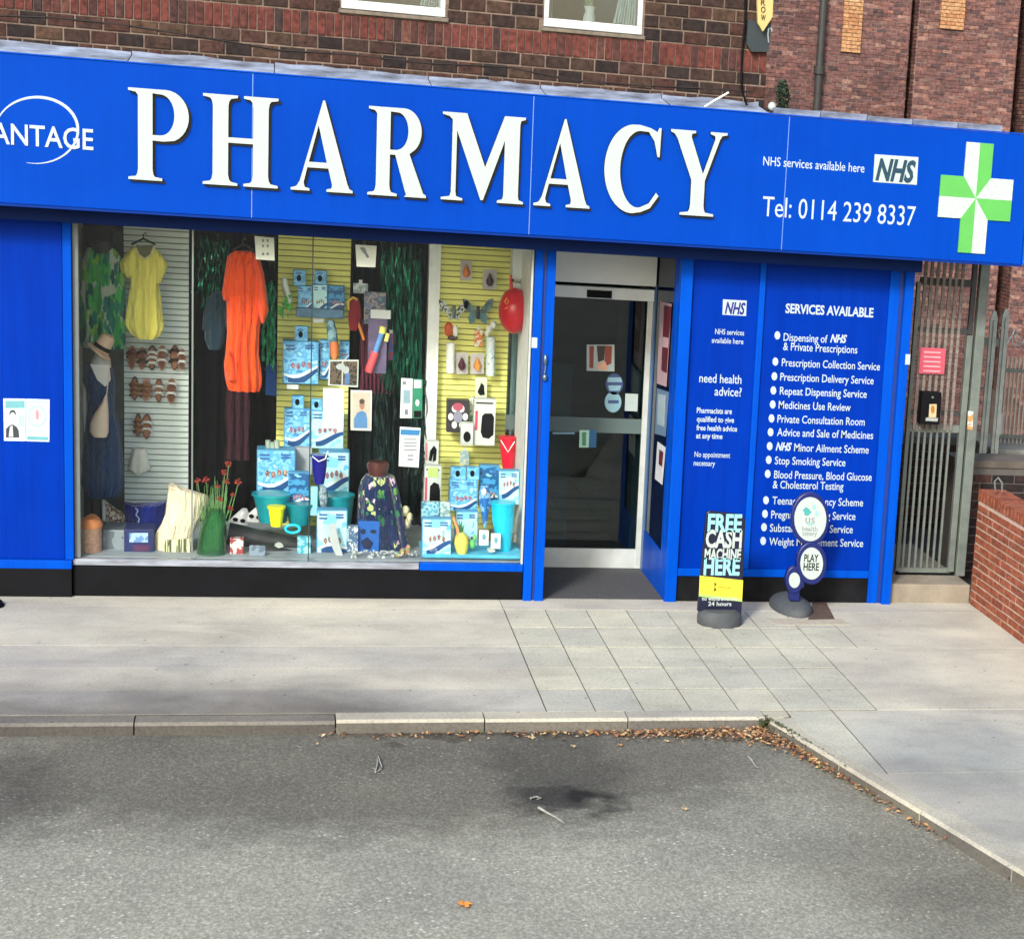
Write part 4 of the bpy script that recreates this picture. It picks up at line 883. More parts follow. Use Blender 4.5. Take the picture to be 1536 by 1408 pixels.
# mannequin
m_skin = M('pale_mannequin', (178, 180, 172), .5, .05); m_navyc = cloth('navy_cloth', (20, 48, 80))
t = thing('mannequin', 'headless style mannequin in a navy dress with pale body', 'mannequin', at(152, 800, .6))
make('torso', MB().loft([(520, 145, 160), (530, 143, 162), (542, 136, 166), (556, 134, 168), (575, 140, 164), (600, 142, 163), (640, 140, 166)], .62, .09, n=20), m_skin, t)
make('arm', MB().loft([(556, 126, 134), (600, 123, 131), (640, 125, 132), (662, 127, 133)], .60, .03, n=10), m_skin, t)
make('dress', MB().loft([(546, 128, 138), (552, 126, 170), (570, 124, 172), (590, 130, 172), (615, 131, 173), (640, 128, 180), (690, 124, 184), (725, 123, 185), (740, 127, 181), (744, 131, 170)], .58, .12, n=48, fold=.22, k=12), m_navyc, t)
make('neck_opening', MB().pprism([(135, 546), (164, 548), (166, 570), (158, 580), (146, 570)], .452, .006), m_skin, t)
make('stand_pole', MB().ptube([(155, 740), (156, 780)], .6, .014), m_ceram, t)
make('leg', MB().loft([(742, 134, 150), (770, 136, 150), (782, 137, 149)], .6, .04, n=10), M('dark_leg', (40, 42, 38), .8), t)
m_straw = M('straw', (196, 170, 140), .85, .2, 60, .5)
t = thing('straw_hat', 'straw hat with black band tilted on the mannequin', 'hat', at(150, 545, .55))
c_ = at(152, 524, .58); hm = MB()
def tilt(p, a, c): x, z = p[0] - c.x, p[2] - c.z; return (c.x + x * math.cos(a) + z * math.sin(a), p[1], c.z - x * math.sin(a) + z * math.cos(a))
def tilted(mb, a, c): mb.v = [tilt(p, a, c) for p in mb.v]; return mb
make('brim', tilted(MB().ball((c_.x, c_.y - .02, c_.z - .02), .098, .12, .016), R_(38), c_), m_straw, t)
make('crown', tilted(MB().loft([(500, 144, 158), (503, 140, 162), (515, 139, 164), (525, 138, 166)], .58, .07), R_(30), c_), m_straw, t)
make('band', tilted(MB().loft([(517, 138, 165.5), (523, 137.5, 166.5)], .58, .073), R_(30), c_), m_black, t)
t = thing('crossbody_bag', 'beige crossbody bag slung on the navy dress', 'bag', at(148, 655, .42))
make('bag_body', MB().loft([(592, 158, 161), (605, 152, 162), (620, 142, 163), (635, 135, 163), (648, 134, 163), (655, 140, 160)], .43, .04, n=18), M('beige_leather', (186, 170, 150), .6, .1), t)
make('strap', MB().ptube([(160, 594), (162, 572), (163, 552)], .44, .004), M('beige_leather', (0, 0, 0)), t)

# ---- sandals on the grey slats
m_tan = M('tan_leather', (150, 104, 72), .6, .2); m_dkb = M('dark_leather', (60, 46, 42), .5, .2); m_wst = M('white_strap', (214, 216, 210), .5); m_bst = M('brown_strap', (110, 66, 46), .6)
def sandal(x, y, w_, h, sole, strap, label, bands=(.35, .62)):
    Y = BW - .07; t = thing('sandal', label, 'sandal', at(x, y + h / 2, Y), 'sandals in rows on the grey slatted wall')
    pts = [(x + w_ / 2 * (.72 + .28 * abs(math.cos(a / 2 + .3))) * math.sin(a), y - h / 2 * math.cos(a)) for a in [2 * math.pi * i / 18 for i in range(18)]]
    make('sole', MB().pprism(pts, Y, .035), sole, t, bevel=.004)
    make('footbed', MB().pprism([(x + (p[0] - x) * .72, y + (p[1] - y) * .82) for p in pts], Y - .004, .004), m_bst if sole is m_tan else m_tan, t)
    for b in bands:
        yy = y - h / 2 + h * b; p = [at(x - w_ * .5, yy + 2, Y + .01), at(x - w_ * .25, yy - 1.5, Y - .045), at(x + w_ * .25, yy - 1.5, Y - .045), at(x + w_ * .5, yy + 2, Y + .01)]
        make('strap', MB().tube(p, .011, 6), strap, t)
for a in ((198, 537, 14, 36, m_tan, m_bst, 'tan sandal with brown straps, first in the top row'), (213, 538, 14, 34, m_tan, m_dkb, 'tan sandal with dark straps, second in the top row'), (228, 537, 15, 38, m_dkb, m_wst, 'dark soled sandal with white straps, third in top row'),
          (243, 537, 15, 38, m_tan, m_wst, 'tan sandal with white straps, fourth in top row'), (262, 537, 15, 38, m_bst, m_dkb, 'brown sandal with dark straps, fifth in top row'), (273, 540, 12, 32, m_tan, m_wst, 'narrow tan sandal at the right end of top row'),
          (202, 583, 13, 36, m_dkb, m_tan, 'dark sandal with tan strap at left of the middle row'), (219, 585, 15, 36, M('rose_leather', (176, 140, 128), .6), m_tan, 'rose coloured sandal second in the middle row'), (238, 586, 13, 36, m_bst, m_wst, 'brown sandal with white bar third in the middle row'), (257, 587, 16, 38, m_tan, m_wst, 'tan sandal with crossed white straps ending middle row'),
          (207, 638, 11, 36, m_dkb, m_tan, 'slim dark sandal at left of the lowest pair'), (220, 640, 16, 38, m_bst, m_wst, 'brown sandal with white top at right of lowest pair')):
    sandal(*a, bands=random.choice(((.35, .62), (.22, .6), (.3, .5, .72), (.25, .4))))
tag(make('lace_top', MB().loft([(672, 200, 219), (680, 197, 221), (695, 193, 224), (703, 191, 226), (707, 198, 219), (711, 206, 212)], BW - .08, .05, n=26, fold=.3, k=5), M('white_lace', (214, 216, 204), .9, .06, 20, .3)), 'small white frilled top pinned low on the grey slats', 'top')

# ---- on the display floor, left bay
def stand(y, x=400): return deep(x, y)
t = thing('peach_basket', 'peach coloured lidded basket in the bottom left window corner', 'basket', at(136, 828, .25))
make('basket_body', MB().loft([(788, 120, 152), (800, 119, 153), (826, 119, 153)], .25, .11, n=18), M('peach_weave', (178, 140, 118), .8, .3, 40, .4), t)
make('lid', MB().loft([(775, 130, 143), (778, 123, 150), (784, 119, 154), (789, 119, 154)], .25, .12, n=18), M('orange_lid', (206, 130, 78), .7, .2), t)
tag(make('grey_storage_box', MB().pbox(154, 795, 188, 830, .30, .3), PR('grey_box_print', [(84, 96, 104), (120, 132, 138), (60, 72, 84)], 8, .4), bevel=.006), 'grey box between the peach basket and navy box', 'box')
t = thing('navy_box', 'navy box with a pale blue picture in front of the blue bag', 'box', at(206, 832, .22))
make('carton', MB().pbox(186, 794, 230, 831, .22, .25), M('navy_card', (14, 30, 84), .4), t, bevel=.004)
flat('picture', [([(194, 799), (222, 799), (222, 813), (194, 813)], 0), ([(200, 817), (224, 817), (224, 826), (200, 826)], 1)], [PR('pale_blue_picture', [(90, 130, 180), (150, 180, 200), (60, 90, 150)], 18), M('plum_print', (70, 26, 70), .5)], .219, t)
tag(make('floral_shoe', MB().loft([(752, 152, 158), (760, 152, 170), (770, 153, 186), (778, 153, 191), (786, 155, 190)], .9, .08, n=18, fold=.1), PR('floral_shoe_print', [(206, 200, 180), (120, 90, 80), (220, 210, 190), (40, 36, 40)], 26)), 'pale floral shoe left of the navy blue bag', 'shoe')
t = thing('navy_bag', 'navy blue fabric bag with a white squiggle standing behind boxes', 'bag', at(217, 800, .75))
bgm = MB(); rr = []
for k, (y, xl, xr, dip) in enumerate([(752, 184, 249, 7), (765, 186, 248, 2), (785, 189, 246, 0), (800, 192, 240, 0), (812, 196, 232, 0)]):
    bgm_r = []
    for i in range(24):
        th = -2 * math.pi * i / 24; u = math.cos(th); x = (xl + xr) / 2 + (xr - xl) / 2 * u; q = at(x, y + dip * (1 - u * u), .75); bgm_r.append((q.x, .75 + .09 * math.sin(th), q.z))
    rr.append(bgm_r)
make('bag_body', bgm.hull(rr), cloth('navy_canvas', (10, 30, 104)), t)
make('squiggle', MB().ptube([(203, 762), (207, 765), (204, 772), (209, 778), (206, 788)], .652, .005), m_print, t)
t = thing('cream_towel_bag', 'tall cream quilted bag leaning across the grey slats', 'bag', at(265, 828, .3))
m_cream = cloth('cream_quilt', (208, 198, 170))
make('bag_body', MB().loft([(727, 252, 262), (733, 253, 280), (742, 251, 312), (752, 250, 314), (770, 248, 306), (785, 242, 296), (800, 233, 290), (815, 231, 289), (829, 232, 290)], .32, .07, n=24, fold=.15), m_cream, t)
make('striped_base', MB().pprism([(248, 810), (284, 808), (285, 829), (245, 829)], .235, .01), PR('base_stripe', [(200, 202, 160), (70, 76, 50), (196, 200, 160)], 20, .8, (3, 1, .1)), t)
# vase with red flowers
t = thing('red_flowers_in_vase', 'red artificial flowers and grass in a tall green glass vase', 'flowers', at(322, 834, .16))
make('vase', MB().loft([(762, 316, 332), (775, 308, 338), (795, 300, 340), (815, 296, 340), (834, 295, 339)], .2, .09, n=20), glassmat('green_vase', (.45, .82, .6), .03, 1.3, ((60, 130, 84), .22)), t)
st = MB(); bl = MB(); bd = MB()
for i in range(60):
    x0 = random.uniform(304, 334); x1 = x0 + random.uniform(-12, 14); y1 = random.uniform(712, 790)
    st.tube([at(x0, 826, .2), at((x0 + x1) / 2, 780, .2), at(x1, y1, .2)], .005, 4, 0, .002)
for (x, y, r) in ((343, 696, 5), (337, 709, 5), (309, 720, 5), (296, 721, 4), (340, 722, 4), (358, 722, 5), (330, 748, 4), (346, 762, 4), (349, 742, 3), (327, 729, 3)):
    c_ = at(x, y, .2)
    for q in range(26):
        u = Vector((random.gauss(0, 1), random.gauss(0, 1), random.gauss(0, 1))).normalized(); w_ = u.orthogonal().normalized() * .009; h_ = u * r * .0048 * random.uniform(.7, 1.2); e_ = u * .004
        bd.add([c_ + e_ - w_ * .4, c_ + h_ * .8 - w_, c_ + h_ * 1.2, c_ + h_ * .8 + w_], [(0, 1, 2, 3)])
    st.tube([at(x, y, .2), at(x * .6 + 322 * .4, 780, .2), at(322, 826, .2)], .004, 4)
make('stem', st, M('stem_green', (84, 124, 72), .7, .3, 30), t, kind='stuff'); make('flower_heads', bd, PR('red_petals', [(120, 24, 30), (170, 60, 40), (90, 26, 34), (200, 110, 60)], 40, .7), t, kind='stuff')
# driftwood, trainers
t = thing('dark_bolster', 'long dark rubbery roll lying on the window floor', 'roll', at(400, 830, .5))
p_ = [at(x, y, .5) for x, y in ((342, 800), (362, 803), (385, 808), (410, 812), (435, 816), (455, 822), (463, 826))]
make('roll', MB().tube(p_, .085, 16, 0, .05), M('dark_rubber', (34, 38, 38), .5, .4, 8, .4), t)
make('roll', MB().tube([q + Vector((.02, -.14, -.06)) for q in p_[2:]], .06, 14, 0, .03), M('dark_rubber', (0, 0, 0)), t)
for i, (x, y, l) in enumerate(((356, 773, 'white trainer at the left on the dark roll'), (380, 768, 'white trainer at the right on the dark roll'))):
    sh = MB().loft([(y - 9, x + 6, x + 15), (y - 4, x, x + 17), (y + 3, x - 8, x + 18), (y + 9, x - 13, x + 19), (y + 13, x - 13, x + 19)], .75, .06, n=20)
    t = thing('white_trainer', l, 'shoe', at(x, y + 13, .75), 'white trainers on the dark roll')
    make('upper', sh, M('trainer_white', (222, 228, 226), .6, .05), t)
    make('panel', MB().pball(x - 3, y + 6, 4, 3, .685, .01).pball(x + 8, y + 8, 4, 3, .685, .01), m_black, t)

# ---- paddling pool boxes
m_pb = PR('pool_box_art', [(60, 130, 190), (120, 184, 216), (84, 158, 206), (160, 208, 226), (50, 110, 170)], 11, .35, (1, 1, 1.4), 3)
m_pw = M('box_wave_white', (206, 228, 236), .4, .04); m_pn = M('box_wave_navy', (12, 66, 120), .4, .2); m_pp = PR('box_people', [(90, 60, 90), (170, 120, 120), (40, 60, 110), (200, 170, 160)], 60); m_pt = M('box_title_blue', (40, 84, 140), .4); m_pside = M('box_side_blue', (70, 140, 180), .5)
MATS = [m_pb, m_pw, m_pn, m_pp, m_pt]
m_pb2 = PR('pool_box_art_pale', [(120, 190, 214), (170, 214, 226), (96, 170, 206), (196, 224, 230)], 7, .35, (1, 1, .8), 4); m_pb3 = PR('pool_box_art_deep', [(24, 96, 150), (60, 140, 186), (20, 80, 130), (120, 180, 206), (40, 110, 160)], 9, .3, (.7, 1, 1.6), 4)
m_pp2 = PR('box_people_warm', [(190, 120, 100), (60, 60, 90), (220, 180, 120), (90, 40, 70)], 70)
def poolbox(x0, y0, x1, y1, Y, label, wave=.72, d=.10, style=0):
    w_, h = x1 - x0, y1 - y0
    t = thing('pool_box', label, 'box', at((x0 + x1) / 2, y1, Y), 'blue paddling pool boxes in the window')
    make('carton', MB().pbox(x0, y0, x1, y1, Y, d), m_pside, t, bevel=.004)
    X = lambda u: x0 + w_ * u
    Yy = lambda v: y0 + h * v
    sh = [([(X(.03), Yy(.02)), (X(.97), Yy(.02)), (X(.97), Yy(.98)), (X(.03), Yy(.98))], 0)]
    wv = [(u, wave + .09 * math.sin(u * 4.2 + style) - .10 * (u - .5)) for u in (0.03, .15, .3, .45, .6, .75, .9, .97)]
    sh.append(([(X(u), Yy(v)) for u, v in wv] + [(X(u), Yy(v + .05 + .03 * math.sin(u * 3))) for u, v in wv[::-1]], 1))
    sh.append(([(X(u), Yy(v + .055 + .03 * math.sin(u * 3))) for u, v in wv[1:]] + [(X(u), Yy(min(.97, v + .14 + .1 * math.sin(u * 3.1)))) for u, v in wv[:0:-1]], 2))
    for q, (u, v) in enumerate(((.08, .08), (.08, .16), (.62, .08), (.62, .14))): sh.append(([(X(u), Yy(v)), (X(u + .26), Yy(v + .005)), (X(u + .26), Yy(v + .045)), (X(u), Yy(v + .04))], 4))
    for q in range(4):
        u = .28 + .15 * q; v = wave - .12 + .03 * math.sin(q * 2 + style); sh.append((ell(X(u), Yy(v), w_ * .06, h * .075, 8), 3))
    flat('printed_picture', sh, [(m_pb, m_pb2, m_pb3, m_pb2)[style % 4], m_pw, m_pn, (m_pp, m_pp2)[int(x0) % 2], m_pt], Y - .0005, t, .002)
def header(x0, y0, x1, y1, Y, label):
    t = thing('hanging_tag', label, 'box', at((x0 + x1) / 2, y1, Y), 'blue header cards clipped on the slatted walls')
    make('card', MB().pbox(x0, y0, x1, y1, Y, .04), m_pside, t); flat('picture', [([(x0 + 1, y0 + 1), (x1 - 1, y0 + 1), (x1 - 1, y1 - 1), (x0 + 1, y1 - 1)], 0), (ell((x0 + x1) / 2 - 1, (y0 + y1) / 2, 3.5, 5, 10), 1)], [m_pb, m_black], Y - .0005, t)
B1 = BW - .16
header(440, 405, 459, 429, B1 + .03, 'left of the two small blue boxes at the top of the pool boxes'); header(472, 406, 490, 429, B1 + .03, 'right of the two small blue boxes at the top')
poolbox(447, 429, 469, 468, B1, 'small blue pool box at the left end of the top shelf'); poolbox(469.5, 427, 491, 469, B1 - .02, 'small blue pool box in the middle of the top shelf', style=1); poolbox(492, 429, 517, 470, B1, 'small blue pool box at the right end of the top shelf', style=2)
tag(make('pool_tray', MB().pbox(444, 463, 516, 477, B1 - .06, .1), M('faded_blue_tray', (74, 112, 140), .5, .3, 12), bevel=.01), 'long faded blue pack under the top shelf of pool boxes', 'pack')
header(442, 489, 462, 514, B1, 'small blue box over the widest pool box'); poolbox(424, 512, 478, 576, B1 - .06, 'wide blue pool box in the middle of the yellow wall', .68, .14)
poolbox(480, 510, 495, 569, B1, 'narrow blue pool box beside the water squirter'); poolbox(510, 512, 524, 545, B1 + .02, 'narrow blue pool box behind the white flower picture')
header(438, 593, 456, 613, B1, 'small blue box over the lower left pool box'); poolbox(426, 613, 465, 671, B1 - .05, 'blue pool box lower left on the yellow wall', .66); header(467, 598, 484, 616, B1, 'small blue box left of the white paper'); poolbox(466, 616, 516, 673, B1 - .03, 'blue pool box partly behind the white paper', .62, style=1)
poolbox(385, 675, 443, 745, .8, 'large blue pool box standing at the left of the tower', .62, .2); poolbox(478, 678, 524, 745, .85, 'large blue pool box behind the navy bucket', .62, .18, 1)
poolbox(432, 709, 465, 762, .62, 'pale blue pool box in front between the large ones', .8, .1, 2)
tag(make('white_shelf_block', MB().pbox(442, 672, 468, 712, .95, .1), M('grey_white_block', (150, 156, 160), .6), bevel=.004), 'whitish block between the two large pool boxes', 'block')
def tub(label, rows_, Y, mat, cat='bucket', name='bucket', rim=True, handle=None, ry=1.0):
    t = thing(name, label, cat, at((rows_[-1][1] + rows_[-1][2]) / 2, rows_[-1][0], Y))
    make('body', MB().loft(rows_, Y, ry, n=24), mat, t)
    if rim:
        y, xl, xr = rows_[0]; make('rim', MB().loft([(y - 1.5, xl - 1.5, xr + 1.5), (y + 2, xl - 1.5, xr + 1.5)], Y, ry, n=24), mat, t)
    if handle: make('handle', MB().ptube(handle, Y - .09, .005), m_wst, t)
    return t
m_teal2 = M('teal_plastic', (20, 140, 152), .3, .1); m_cyan = M('cyan_plastic', (20, 176, 206), .3, .08); m_yb = M('yellow_plastic', (226, 224, 30), .3, .05); m_nb = M('navy_plastic', (16, 14, 120), .25, .05); m_rb = M('red_plastic', (200, 20, 50), .3, .05)
tub('wide teal tub at the left foot of the pool boxes', [(741, 379, 436), (750, 381, 434), (770, 386, 432), (782, 388, 430)], .62, m_teal2, 'tub', 'tub')
tub('wide teal tub under the large right pool box', [(742, 470, 531), (755, 472, 530), (772, 476, 528), (786, 478, 526)], .72, m_teal2, 'tub', 'tub')
tub('teal tub in the middle behind the blue goggles', [(756, 430, 470), (770, 431, 468), (786, 434, 464)], .55, M('deep_teal_plastic', (14, 120, 130), .3), 'tub', 'tub')
tub('yellow bucket on the window floor', [(760, 402, 427), (775, 404, 425), (789, 406, 423)], .42, m_yb)
tub('navy blue bucket hanging in front of the pool box', [(683, 467, 491), (700, 468, 490), (715, 470, 488), (725, 472, 486)], .5, m_nb, handle=[(468, 684), (478, 692), (488, 688), (492, 676)])
tub('red bucket hanging on the pale board at the right', [(656, 749.5, 774), (672, 750, 773.5), (690, 752, 772), (703, 754, 770)], 1.0, m_rb, handle=[(751, 660), (762, 678), (772, 662)])
tub('tall cyan bucket at the right end of the window', [(754, 737, 772), (780, 738, 771), (805, 743, 768), (829, 748, 765)], .28, m_cyan)
gg = MB(); gg.tube([at(439 + 11 * math.cos(a), 793 + 6 * math.sin(a), .35) for a in [i * .5236 for i in range(13)]], .012, 8); tag(make('swim_goggles', gg, m_cyan), 'cyan ring shaped goggles on the dark roll', 'goggles')
poolbox(475, 765, 521, 832, .3, 'pale pool box standing at the front middle', .8, .12, 3)
tag(make('pale_strip_pack', MB().pbox(466, 730, 476, 773, .5, .04), M('pale_blue_pack', (130, 190, 214), .4)), 'slim pale blue pack beside the glass joint', 'pack')
tag(make('grey_snorkel', MB().loft([(730, 481, 489), (740, 478, 492), (755, 480, 491), (767, 483, 489)], .5, .03, fold=.2), PR('snorkel_grey', [(90, 110, 120), (140, 160, 170), (60, 70, 80)], 30)), 'grey figure toy hanging below the navy bucket', 'toy')
tag(make('white_paddle', MB().pprism([(494, 786), (502, 785), (506, 800), (510, 818), (515, 834), (505, 836), (498, 820), (493, 800)], .2, .02), m_ceram, bevel=.004), 'white curved paddle leaning at the front of pale box', 'paddle')
t = thing('silver_box', 'small silver and blue box beside the white paddle', 'box', at(527, 828, .3)); make('carton', MB().pbox(516, 790, 537, 828, .3, .1), PR('silver_print', [(150, 170, 180), (60, 90, 120), (200, 210, 214), (90, 120, 150)], 30), t, bevel=.004)
t = thing('blue_cube_box', 'dark blue box with black shapes on the front', 'box', at(553, 828, .35)); make('carton', MB().pbox(537, 782, 569, 828, .35, .16), M('cube_blue', (16, 84, 160), .4), t, bevel=.004)
flat('picture', [(ell(545, 797, 4, 4, 10), 0), (ell(560, 797, 5, 3, 10), 0), ([(541, 812), (551, 805), (560, 814), (555, 824), (545, 822)], 0)], [M('cube_black', (8, 26, 60), .4)], .349, t)
# floral dress on brown bust
t = thing('floral_dress_on_bust', 'navy floral dress on a brown display bust', 'dress', at(575, 822, .5))
make('bust', MB().loft([(692, 553, 582), (697, 550, 584), (710, 553, 581), (722, 560, 578), (735, 562, 576)], .5, .08), M('brown_bust', (74, 36, 34), .3, .2), t)
m_flo = cloth('navy_floral', (14, 34, 72), [(170, 184, 120), (40, 110, 70), (20, 84, 60), (206, 176, 190), (90, 140, 70), (60, 40, 90)], scale=15, stretch=(1.2, 1, .9), dens=.42, size=.42)
make('dress_body', MB().loft([(712, 548, 590), (722, 541, 592), (735, 538, 592), (755, 537, 594), (775, 536, 600), (800, 536, 606), (822, 540, 612)], .5, .13, n=44, fold=.15, k=8), m_flo, t)
make('sleeve', MB().loft([(715, 582, 592), (735, 586, 598), (765, 592, 604), (795, 597, 609), (822, 602, 614)], .42, .06, n=16, fold=.12), m_flo, t)
tag(make('pale_flowers', MB().pball(608, 766, 6, 8, .45, bump=.3).pball(614, 775, 5, 7, .45, bump=.3).pball(610, 785, 6, 8, .45, bump=.3), PR('pale_petals', [(170, 170, 120), (200, 190, 170), (120, 110, 90)], 40), kind='stuff'), 'pale flowers right of the floral dress', 'flowers')
st = MB()
for i in range(60): st.pball(random.uniform(520, 625), random.uniform(826, 836), random.uniform(1.5, 4), random.uniform(1, 3), random.uniform(.09, .25), n=8, k=5, bump=.2)
tag(make('white_pebbles', st, m_ceram, kind='stuff'), 'white shells and pebbles scattered along the window floor', 'pebbles')
# toys and packs on the yellow wall
t = thing('parrot_toy', 'white and green bird toy hanging beside the orange dress', 'toy', at(425, 475, B1))
make('body', MB().loft([(417, 422, 430), (430, 422, 433), (445, 427, 438), (460, 428, 436)], B1 - .05, .04), M('toy_white', (206, 214, 200), .6), t)
lv = MB()
for i in range(16): x = random.uniform(412, 432); y = random.uniform(438, 474); lv.pprism([(x, y), (x + random.uniform(3, 8), y + random.uniform(-8, 8)), (x + random.uniform(8, 13) - 5, y + random.uniform(6, 12))], B1 - .12 + random.uniform(-.03, .03), .006)
make('leaves', lv, PR('toy_leaf_green', [(30, 140, 50), (60, 170, 50), (20, 100, 60)], 20), t, kind='stuff')
t = thing('water_squirter', 'blue and orange water squirter toy hanging beside pool box', 'toy', at(500, 538, B1 - .05))
make('tube', MB().loft([(480, 489, 501), (495, 490, 505), (512, 492, 507)], B1 - .08, .03), PR('squirter_blue', [(130, 170, 180), (80, 120, 130), (180, 200, 200)], 20), t); make('float', MB().loft([(512, 496, 506), (518, 495, 508), (532, 495, 508), (538, 498, 505)], B1 - .08, .035), M('squirter_orange', (230, 120, 70), .5), t)
t = thing('flower_picture', 'white framed picture of a white flower on dark ground', 'picture', at(516, 580, .7)); make('frame', MB().pprism([(494, 540), (538, 540), (537, 581), (492, 578)], .7, .02), m_win, t)
flat('print', [([(495.5, 542), (513, 542), (512, 577), (494.5, 576)], 0), ([(515, 542), (536, 542), (535, 578), (514, 577)], 0), (ell(511, 550, 7, 5, 9), 1), (ell(519, 555, 5, 6, 9), 1), ([(518, 560), (525, 560), (524, 576), (517, 576)], 2)], [PR('dark_leaf_print', [(40, 44, 36), (90, 76, 60), (30, 34, 30), (120, 110, 90)], 24), m_ceram, M('print_blue', (70, 110, 160), .5)], .6985, t)
t = thing('red_doll_toy', 'dark red hanging toy with yellow trim', 'toy', at(534, 500, .95)); make('body', MB().loft([(446, 525, 538), (460, 524, 542), (475, 522, 543), (495, 524, 536)], .95, .04, fold=.2), M('dark_red_plush', (110, 14, 26), .8), t); make('trim', MB().ptube([(523, 465), (522, 452), (530, 446), (536, 450)], .90, .008), M('gold_trim', (190, 160, 60), .5), t); make('tail', MB().ptube([(536, 480), (541, 495), (546, 510)], .93, .012), M('doll_orange', (190, 110, 50), .6), t)
t = thing('toy_pack', 'grey bagged toy pack clipped in front of tinsel', 'toy', at(562, 486, .95)); make('bag', MB().pbox(546, 438, 579, 487, .95, .03), PR('toy_pack_print', [(84, 110, 120), (60, 80, 100), (130, 120, 120), (90, 100, 130), (150, 150, 110)], 22, .3), t, bevel=.006)
t = thing('water_gun_pack', 'water gun on a white topped card with pink and yellow parts', 'toy', at(567, 562, .85)); make('card', MB().pbox(552, 478, 580, 560, .87, .01), M('gun_card', (90, 80, 110), .4, .3, 10), t); make('card_top', MB().pbox(556, 465, 586, 478, .85, .01), m_win, t)
gp = MB(); gp.ptube([(552, 558), (557, 545), (563, 528)], .84, .03, 10); make('nozzle', gp, M('coral_plastic', (226, 84, 90), .4), t); gp = MB(); gp.ptube([(563, 528), (569, 510), (573, 498)], .84, .02, 10); make('barrel', gp, M('sprayer_blue', (90, 140, 200), .4), t); gp = MB(); gp.ptube([(573, 500), (575, 490)], .84, .025, 8); gp.ptube([(579, 512), (582, 500)], .84, .016, 8); make('tip', gp, M('sprayer_yellow', (220, 210, 110), .4), t)
def card(name, label, pts, Y, mats=None, shapes=(), cat='card', group=None, d=.006):
    o = thing(name, label, cat, at(sum(p[0] for p in pts) / len(pts), max(p[1] for p in pts), Y), group); make('sheet', MB().pprism(pts, Y, d), mats[0] if mats else m_paper2, o)
    if shapes: flat('print', shapes, mats[1:], Y - .0005, o, .001)
    return o
m_paper2 = M('window_paper', (196, 200, 186), .7, .04); m_ink = M('ink_grey', (110, 112, 116), .6)
card('paper_notice', 'square paper notice at the top right of the orange dress', [(382, 354), (411, 357), (412, 391), (384, 389)], .05, [m_paper2, m_ink], [([(x, y), (x + 3, y), (x + 3, y + 4), (x, y + 4)], 0) for y in (359, 367, 379) for x in (393, 400)], 'notice')
card('paper_notice', 'square paper notice with a dark flower above the toys', [(533, 367), (565, 369), (563, 401), (535, 400)], .05, [m_paper2, m_ink], [([(539, 371), (548, 373), (552, 383), (545, 380)], 0), ([(542, 371), (546, 371), (554, 386), (550, 387)], 0)], 'notice')
card('paper_notice', 'tall white handwritten paper taped inside the glass', [(485, 582), (516, 583), (515, 643), (484, 642)], .03, [M('white_paper', (196, 204, 204), .6, .04), M('faint_ink', (200, 190, 206), .6)], [([(492 + (i % 2) * 2, 592 + i * 9), (508, 592 + i * 9), (508, 594 + i * 9), (492 + (i % 2) * 2, 594 + i * 9)], 0) for i in range(5)], 'notice')
card('paper_notice', 'white notice with green strip high on the pale post', [(602, 567), (619, 568), (618, 627), (600, 627)], .03, [M('white_paper', (0, 0, 0)), M('notice_teal', (120, 150, 160), .5), m_ink], [([(604, 572), (609, 572), (609, 577), (604, 577)], 1), ([(605, 585), (615, 585), (615, 605), (605, 605)], 0), ([(607, 614), (612, 614), (612, 622), (607, 622)], 1)], 'notice')
card('green_notice', 'narrow green notice beside the white notices', [(619.5, 568), (634, 569), (633, 627), (619, 627)], .03, [M('green_card', (30, 120, 90), .5), M('white_paper', (0, 0, 0)), m_black], [([(621, 570), (632, 570), (632, 582), (621, 582)], 0), (ell(626, 604, 3, 5, 12), 0), ([(621, 616), (632, 616), (632, 626), (621, 626)], 1)], 'notice')
card('paper_notice', 'white notice with blue heading above the floral dress', [(600, 640), (631, 642), (628, 701), (598, 699)], .03, [M('white_paper', (0, 0, 0)), M('notice_heading', (40, 110, 160), .5), m_ink], [([(601, 644), (630, 645), (629, 653), (601, 652)], 0)] + [([(606, y), (625, y), (625, y + 1.6), (606, y + 1.6)], 1) for y in (658, 663, 668, 674)] + [([(611, y), (620, y), (620, y + 2), (611, y + 2)], 1) for y in (682, 688)], 'notice')
t = card('portrait_photo', 'framed photo of a person in a blue shirt', [(526, 585), (558, 586), (557, 646), (526, 645)], .04, [m_paper2, M('photo_ground', (176, 166, 150), .5), M('photo_skin', (150, 110, 92), .5), M('photo_hair', (60, 48, 44), .5), M('photo_shirt', (70, 116, 160), .5)],
         [([(528.5, 588), (555.5, 589), (555, 643), (528.5, 642)], 0), ([(531, 642), (531, 628), (536, 619), (543, 616), (549, 619), (551, 628), (551, 642)], 3), (ell(543, 607, 4, 7.5, 14), 1), (ell(543, 602, 4.2, 4, 12), 2)], 'photo')
cl = MB(); cl.ptube([(402, 672), (402, 660)], .9, .02).ptube([(409, 672), (409, 663)], .9, .02).ptube([(416, 672), (415, 660)], .9, .02)
tag(make('small_bottles', cl, M('cloudy_bottle', (150, 164, 150), .3, .2), kind='stuff'), 'cluster of small cloudy bottles on top of the left pool box', 'bottles')
